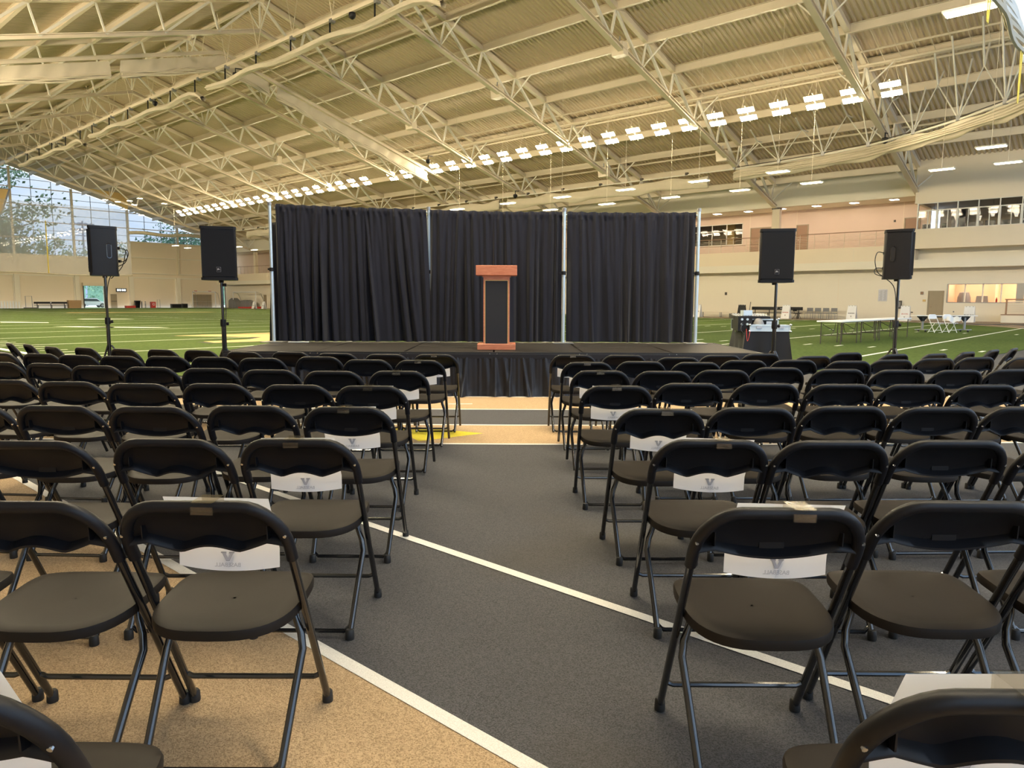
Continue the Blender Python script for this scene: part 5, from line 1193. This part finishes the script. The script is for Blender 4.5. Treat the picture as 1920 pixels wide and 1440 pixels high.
def backrest_mesh(wave):
    mb = MB(); mb.tube(frame_path(), .0165, 12)
    NX = 36
    def outline_top(x):
        ax = abs(x); xw = .2135
        if ax < xw - .105: return HB - .02
        c = (ax - (xw - .105)) / .105; return HB - .0165 - .125 + .125 * math.sqrt(max(0, 1 - c * c)) - .004
    def f(side):
        def g(a, b):
            x = -.208 + .416 * a; zt = outline_top(x); zb = bottom_z(x, wave); z = zb + (zt - zb) * b; e = 1 - min(1, abs(x) / .208) ** 3
            e2 = math.sin(math.pi * min(1, .12 + b * .88)) ** .6
            return (x, fy(z) + .004 + .034 * e * e2 + side * .004, z)
        return g
    mb.grid(f(0), NX, 10); mb.grid(f(1), NX, 10)
    # lip along the lower edge turning back towards the sitter behind
    def lip(a, b):
        x = -.205 + .41 * a; zb = bottom_z(x, wave); e = 1 - min(1, abs(x) / .208) ** 3
        dpt = .030 * (1 - .35 * abs(x) / .2)
        y0 = fy(zb) + .004 + .034 * e * math.sin(math.pi * .12) ** .6
        q = [(0, .018), (-.4, .012), (-1, 0), (-1, -.006), (0, -.008)]
        i = min(3, int(b * 4)); f_ = b * 4 - i; yy = q[i][0] * (1 - f_) + q[i + 1][0] * f_; zz = q[i][1] * (1 - f_) + q[i + 1][1] * f_
        return (x, y0 + yy * dpt, zb + zz)
    mb.grid(lip, NX, 4)
    for sx in (-1, 1): mb.prism_yz([(fy(.70) + .002, .705), (fy(.66) - .018, .668), (fy(.66) + .02, .660), (fy(.70) + .024, .70)], sx * .165 - .0015, sx * .165 + .0015)
    if not wave: mb.box(-.033, .033, fy(.645) + .024, fy(.645) + .040, .633, .663)
    return mb
def seat_mesh():
    mb = MB(); prof = []
    def sec(a, rr, dz):
        th = 2 * math.pi * a; c, s = math.cos(th), math.sin(th); e = 2 / (4.4 if s > 0 else 3.0)
        x = math.copysign(abs(c) ** e, c) * .204 * rr; y = math.copysign(abs(s) ** e, s) * .208 * rr
        if y < 0: x *= 1 - .08 * (y / .208) ** 2
        yy = .235 + y; z = .446 - .020 * max(0, (.10 - y)) / .3 + dz - .010 * (1 - rr * rr) + (-.012 * max(0, (yy - .38)) / .06)
        return (x, yy, z)
    rings = [(.02, 0), (.45, 0), (.8, 0), (.93, .001), (.985, -.003), (1.0, -.012), (.995, -.030), (.95, -.030), (.93, -.016), (.5, -.014), (.02, -.014)]
    mb.grid(lambda a, b: sec(a, *rings[int(round(b * (len(rings) - 1)))]), 40, len(rings) - 1)
    for sx in (-1, 1): mb.prism_yz([(.15, .412), (.33, .415), (.30, .390), (.18, .386)], sx * .160 - .010, sx * .160 + .010)
    return mb
def front_leg(sx):
    return MB().tube([(sx * .2135, fy(.615), .615), (sx * .2135, fy(.45), .45), (sx * .2155, fy(.02) - .002, .02)], .0118, 10)
def rear_leg(sx):
    return MB().tube([(sx * .186, .022, .02), (sx * .194, .15, .19), (sx * .199, .220, .280), (sx * .190, .238, .322), (sx * .172, .252, .366), (sx * .166, .262, .412)], .0118, 10)
def foot(x, y): return MB().lathe([(.0165, 0), (.0175, .006), (.0165, .034), (.0125, .040)], (x, y, 0), 12)
ME = {'backw': backrest_mesh(True).mesh('backrest', M['black'], True, 50), 'backp': backrest_mesh(False).mesh('backrest', M['black'], True, 50), 'seat': seat_mesh().mesh('seat', M['seat'], True, 50),
      'fl': front_leg(-1).mesh('leg', M['tube'], True), 'fr': front_leg(1).mesh('leg', M['tube'], True), 'rl': rear_leg(-1).mesh('leg', M['tube'], True), 'rr': rear_leg(1).mesh('leg', M['tube'], True),
      'ffl': foot(-.2155, fy(.02)).mesh('rubber_foot', M['rubber'], True), 'ffr': foot(.2155, fy(.02)).mesh('rubber_foot', M['rubber'], True), 'frl': foot(-.186, .020).mesh('rubber_foot', M['rubber'], True), 'frr': foot(.186, .020).mesh('rubber_foot', M['rubber'], True),
      'bar': MB().tube([(-.208, fy(.125), .125), (-.19, fy(.125), .118), (.19, fy(.125), .118), (.208, fy(.125), .125)], .009, 8).mesh('crossbar', M['tube'], True),
      'bar2': MB().tube([(-.188, .060, .072), (-.184, .042, .045), (-.162, .034, .026), (.162, .034, .026), (.184, .042, .045), (.188, .060, .072)], .0085, 8).mesh('crossbar', M['tube'], True)}
rv = MB()
ME['rivl'] = MB().tube([(-.2135, fy(.68) - .0185, .678), (-.2135, fy(.68) - .014, .680)], .0045, 8).mesh('rivet', M['chrome']); ME['rivr'] = MB().tube([(.2135, fy(.68) - .0185, .678), (.2135, fy(.68) - .014, .680)], .0045, 8).mesh('rivet', M['chrome'])
def chair_proto(wave, detail):
    t = thing('folding_chair', '', 'chair', (0, 0, 0))
    put('seat', ME['seat'], t); b_ = put('backrest', ME['backw' if wave else 'backp'], t)
    for a, c in (('fl', 'ffl'), ('fr', 'ffr'), ('rl', 'frl'), ('rr', 'frr')):
        l_ = put('leg', ME[a], t)
        if detail: put('rubber_foot', ME[c], l_)
    put('crossbar', ME['bar'], t); put('crossbar', ME['bar2'], t)
    if detail: put('rivet', ME['rivl'], b_); put('rivet', ME['rivr'], b_)
    return t
ROWS = {
 0: ([(-.80, .895)], [(.665, .90)]),
 1: ([(-.785, 1.80), (-1.235, 1.79), (-1.70, 1.80)], [(.67, 1.76), (1.155, 1.83), (1.63, 1.84)]),
 2: ([(-.79, 2.64), (-1.255, 2.63), (-1.72, 2.58)], [(.74, 2.66), (1.185, 2.65), (1.64, 2.67), (2.10, 2.66)]),
 3: ([(-.79, 3.46), (-1.27, 3.49), (-1.72, 3.44), (-2.18, 3.46), (-2.65, 3.51)], [(.71, 3.44), (1.17, 3.50), (1.65, 3.56), (2.09, 3.54), (2.55, 3.57)]),
 4: ([(-.85, 4.34), (-1.31, 4.38), (-1.81, 4.42), (-2.27, 4.40), (-2.75, 4.49), (-3.22, 4.58)], [(.64, 4.40), (1.12, 4.56), (1.61, 4.57), (2.07, 4.54), (2.53, 4.55), (2.98, 4.54), (3.43, 4.56)]),
 5: ([(-.83, 5.28), (-1.30, 5.25), (-1.78, 5.33), (-2.27, 5.42), (-2.75, 5.50), (-3.22, 5.60), (-3.70, 5.78), (-4.16, 5.87)], [(.66, 5.38), (1.12, 5.36), (1.59, 5.47), (2.09, 5.70), (2.52, 5.58), (2.97, 5.55), (3.42, 5.55), (3.88, 5.63)]),
 6: ([(-.80, 6.26), (-1.26, 6.30), (-1.76, 6.60), (-2.22, 6.42), (-2.68, 6.50), (-3.13, 6.56), (-3.55, 6.56), (-4.00, 6.66), (-4.44, 6.82), (-4.88, 6.88)], [(.64, 6.13), (1.11, 6.24), (1.57, 6.17), (2.05, 6.40), (2.52, 6.47), (2.97, 6.38), (3.43, 6.54), (3.94, 6.74), (4.42, 6.89), (4.89, 6.90)]),
 7: ([(-.74, 6.96), (-1.21, 6.95), (-1.71, 7.05), (-2.20, 7.20), (-2.66, 7.18), (-3.19, 7.40), (-3.62, 7.48), (-4.05, 7.55), (-4.55, 7.72), (-4.98, 7.85), (-5.50, 8.25), (-5.86, 8.47)], [(.59, 6.98), (1.08, 6.99), (1.54, 6.72), (2.03, 7.05), (2.49, 7.24), (2.89, 6.95), (3.45, 7.45), (3.83, 7.25), (4.30, 7.36), (4.80, 7.65), (5.32, 8.02), (5.75, 8.32)]),
}
# shift: the last two rows sit a little farther than their neighbours suggest, keep a gap between rows
WAVE = {(1, 0, 0), (1, 0, 1), (2, 0, 0), (2, 0, 1), (2, 1, 0), (2, 1, 1), (3, 0, 1), (3, 1, 0), (3, 1, 2), (3, 1, 4), (4, 0, 2), (3, 0, 4), (4, 1, 3), (4, 1, 5), (0, 1, 0), (5, 0, 0), (2, 0, 3), (4, 0, 5), (5, 1, 4), (2, 1, 5)}
rown = {0: 'eighth row, the row nearest the camera', 1: 'seventh row', 2: 'sixth row', 3: 'fifth row', 4: 'fourth row', 5: 'third row', 6: 'second row', 7: 'front row'}
protos = {}
CH = {}
for r_, blocks in ROWS.items():
    for s_, L_ in enumerate(blocks):
        for i, (x, y) in enumerate(L_):
            wv = (r_, s_, i) in WAVE; key = (wv, r_ < 5)
            if key not in protos: protos[key] = o = chair_proto(*key)
            else: o = copy_tree(protos[key])
            # rows bend towards the stage at their outer ends
            yaw = 0
            if r_ >= 5:
                q = max(0, abs(x) - (1.2 if r_ == 7 else 2.0)); yaw = min(.78, q * (.155 if r_ == 7 else .085 if r_ == 6 else .07))
                if r_ == 7 and abs(x) > 4.7: yaw += .08
            elif r_ in (3, 4): yaw = .03 * max(0, abs(x) - 1)
            yaw *= (1 if x > 0 else -1)
            x *= 1 + .055 / y                                  # the widest point of the leaning frame lies a little farther on
            o.location = (x, y, 0); o.rotation_euler = (0, 0, yaw + random.uniform(-.012, .012))
            side = 'left' if s_ == 0 else 'right'; seatn = ORD[i] + ' seat from the aisle'
            if r_ == 0: lab = 'black folding chair cut off at the bottom %s corner of the photo' % side
            else: lab = 'black folding chair, %s block, %s, %s' % (side, rown[r_], seatn)
            o['label'] = lab; o['category'] = 'chair'; o['group'] = 'black folding chairs of the audience'
            CH[(r_, s_, i)] = o
# reserved-seat papers taped over the aisle chairs' backs
ME['paper'] = None
def paper_mesh():
    mb = MB()
    def f(a, b):
        x = -.14 + .28 * a; z = .546 + .230 * b
        curl = .012 * math.cos((a - .5) * math.pi) * (1 - b)
        return (x, fy(max(z, .60)) + .052 - .010 * (1 - b) - curl + .012, z + .010 * (abs(a - .5) * 2) ** 2 * (1 - b))
    return mb.grid(f, 12, 8)
pm = paper_mesh().mesh('sheet', M['paper'], True)
txt_b = text_mesh('BASEBALL', .0165, M['inkpale'], 1.0); txt_f = text_mesh('BASEBALL', .0165, M['inkdark'], 1.0)
lgo = MB(); n_ = len(VLOGO); lgo.add([(x * .030, 0, y * .027) for x, y in VLOGO], [tuple(range(n_))[::-1]]); lg_m = lgo.mesh('logo', M['ink']); 
inn = MB(); inn.add([(x * .026, -.0004, .0018 + y * .0225) for x, y in VLOGO], [tuple(range(n_))[::-1]]); in_m = inn.mesh('logo_fill', M['inkpale'])
lgf = MB(); lgf.add([(x * .030, 0, y * .026) for x, y in VLOGO], [tuple(range(n_))]); lgf_m = lgf.mesh('logo', M['inkdark'])
def seat_paper(ch, r_, s_, dx=0.0, rot=0.0, i=0):
    side = 'left' if s_ == 0 else 'right'
    lab = {0: 'white paper on the cut-off chair at the bottom %s' % side}.get(r_, 'white printed paper taped behind the aisle chair, %s block, %s' % (side, rown[r_]))
    t = thing('reserved_sign', lab, 'sign', ch.matrix_basis @ Vector((dx, 0, 0)), ch.rotation_euler[2], 'white papers taped on the aisle chairs')
    t.rotation_euler = (0, rot, ch.rotation_euler[2])
    put('sheet', pm, t)
    y0 = fy(.60) + .0415
    b_ = put('print', txt_b, t, (0, y0 - .0005, .5635), (R(90), 0, 0)); b_.scale = (-1, 1, 1)
    l_ = put('logo', lg_m, t, (0, y0 - .0003, .5745)); put('logo_fill', in_m, l_)
    # the same print, dark, on the side that faces the stage
    put('print', txt_f, t, (0, y0 + .012, .5635), (R(90), 0, R(180))); put('logo', lgf_m, t, (0, y0 + .012, .5735))
    tb = MB().box(-.028, .028, -.022, -.0178, .755, .775).box(-.028, .028, -.022, .055, .7865, .7875).box(-.028, .028, .050, .056, .755, .7875)
    build('tape', tb, M['tape'], t)
for r_ in range(0, 8):
    for s_ in (0, 1):
        if (r_, s_, 0) in CH: seat_paper(CH[(r_, s_, 0)], r_, s_, {(1, 0): .01, (1, 1): .02, (2, 1): .01}.get((r_, s_), 0), {(1, 0): .02, (2, 1): .03, (1, 1): .02, (3, 1): .03}.get((r_, s_), -.01))
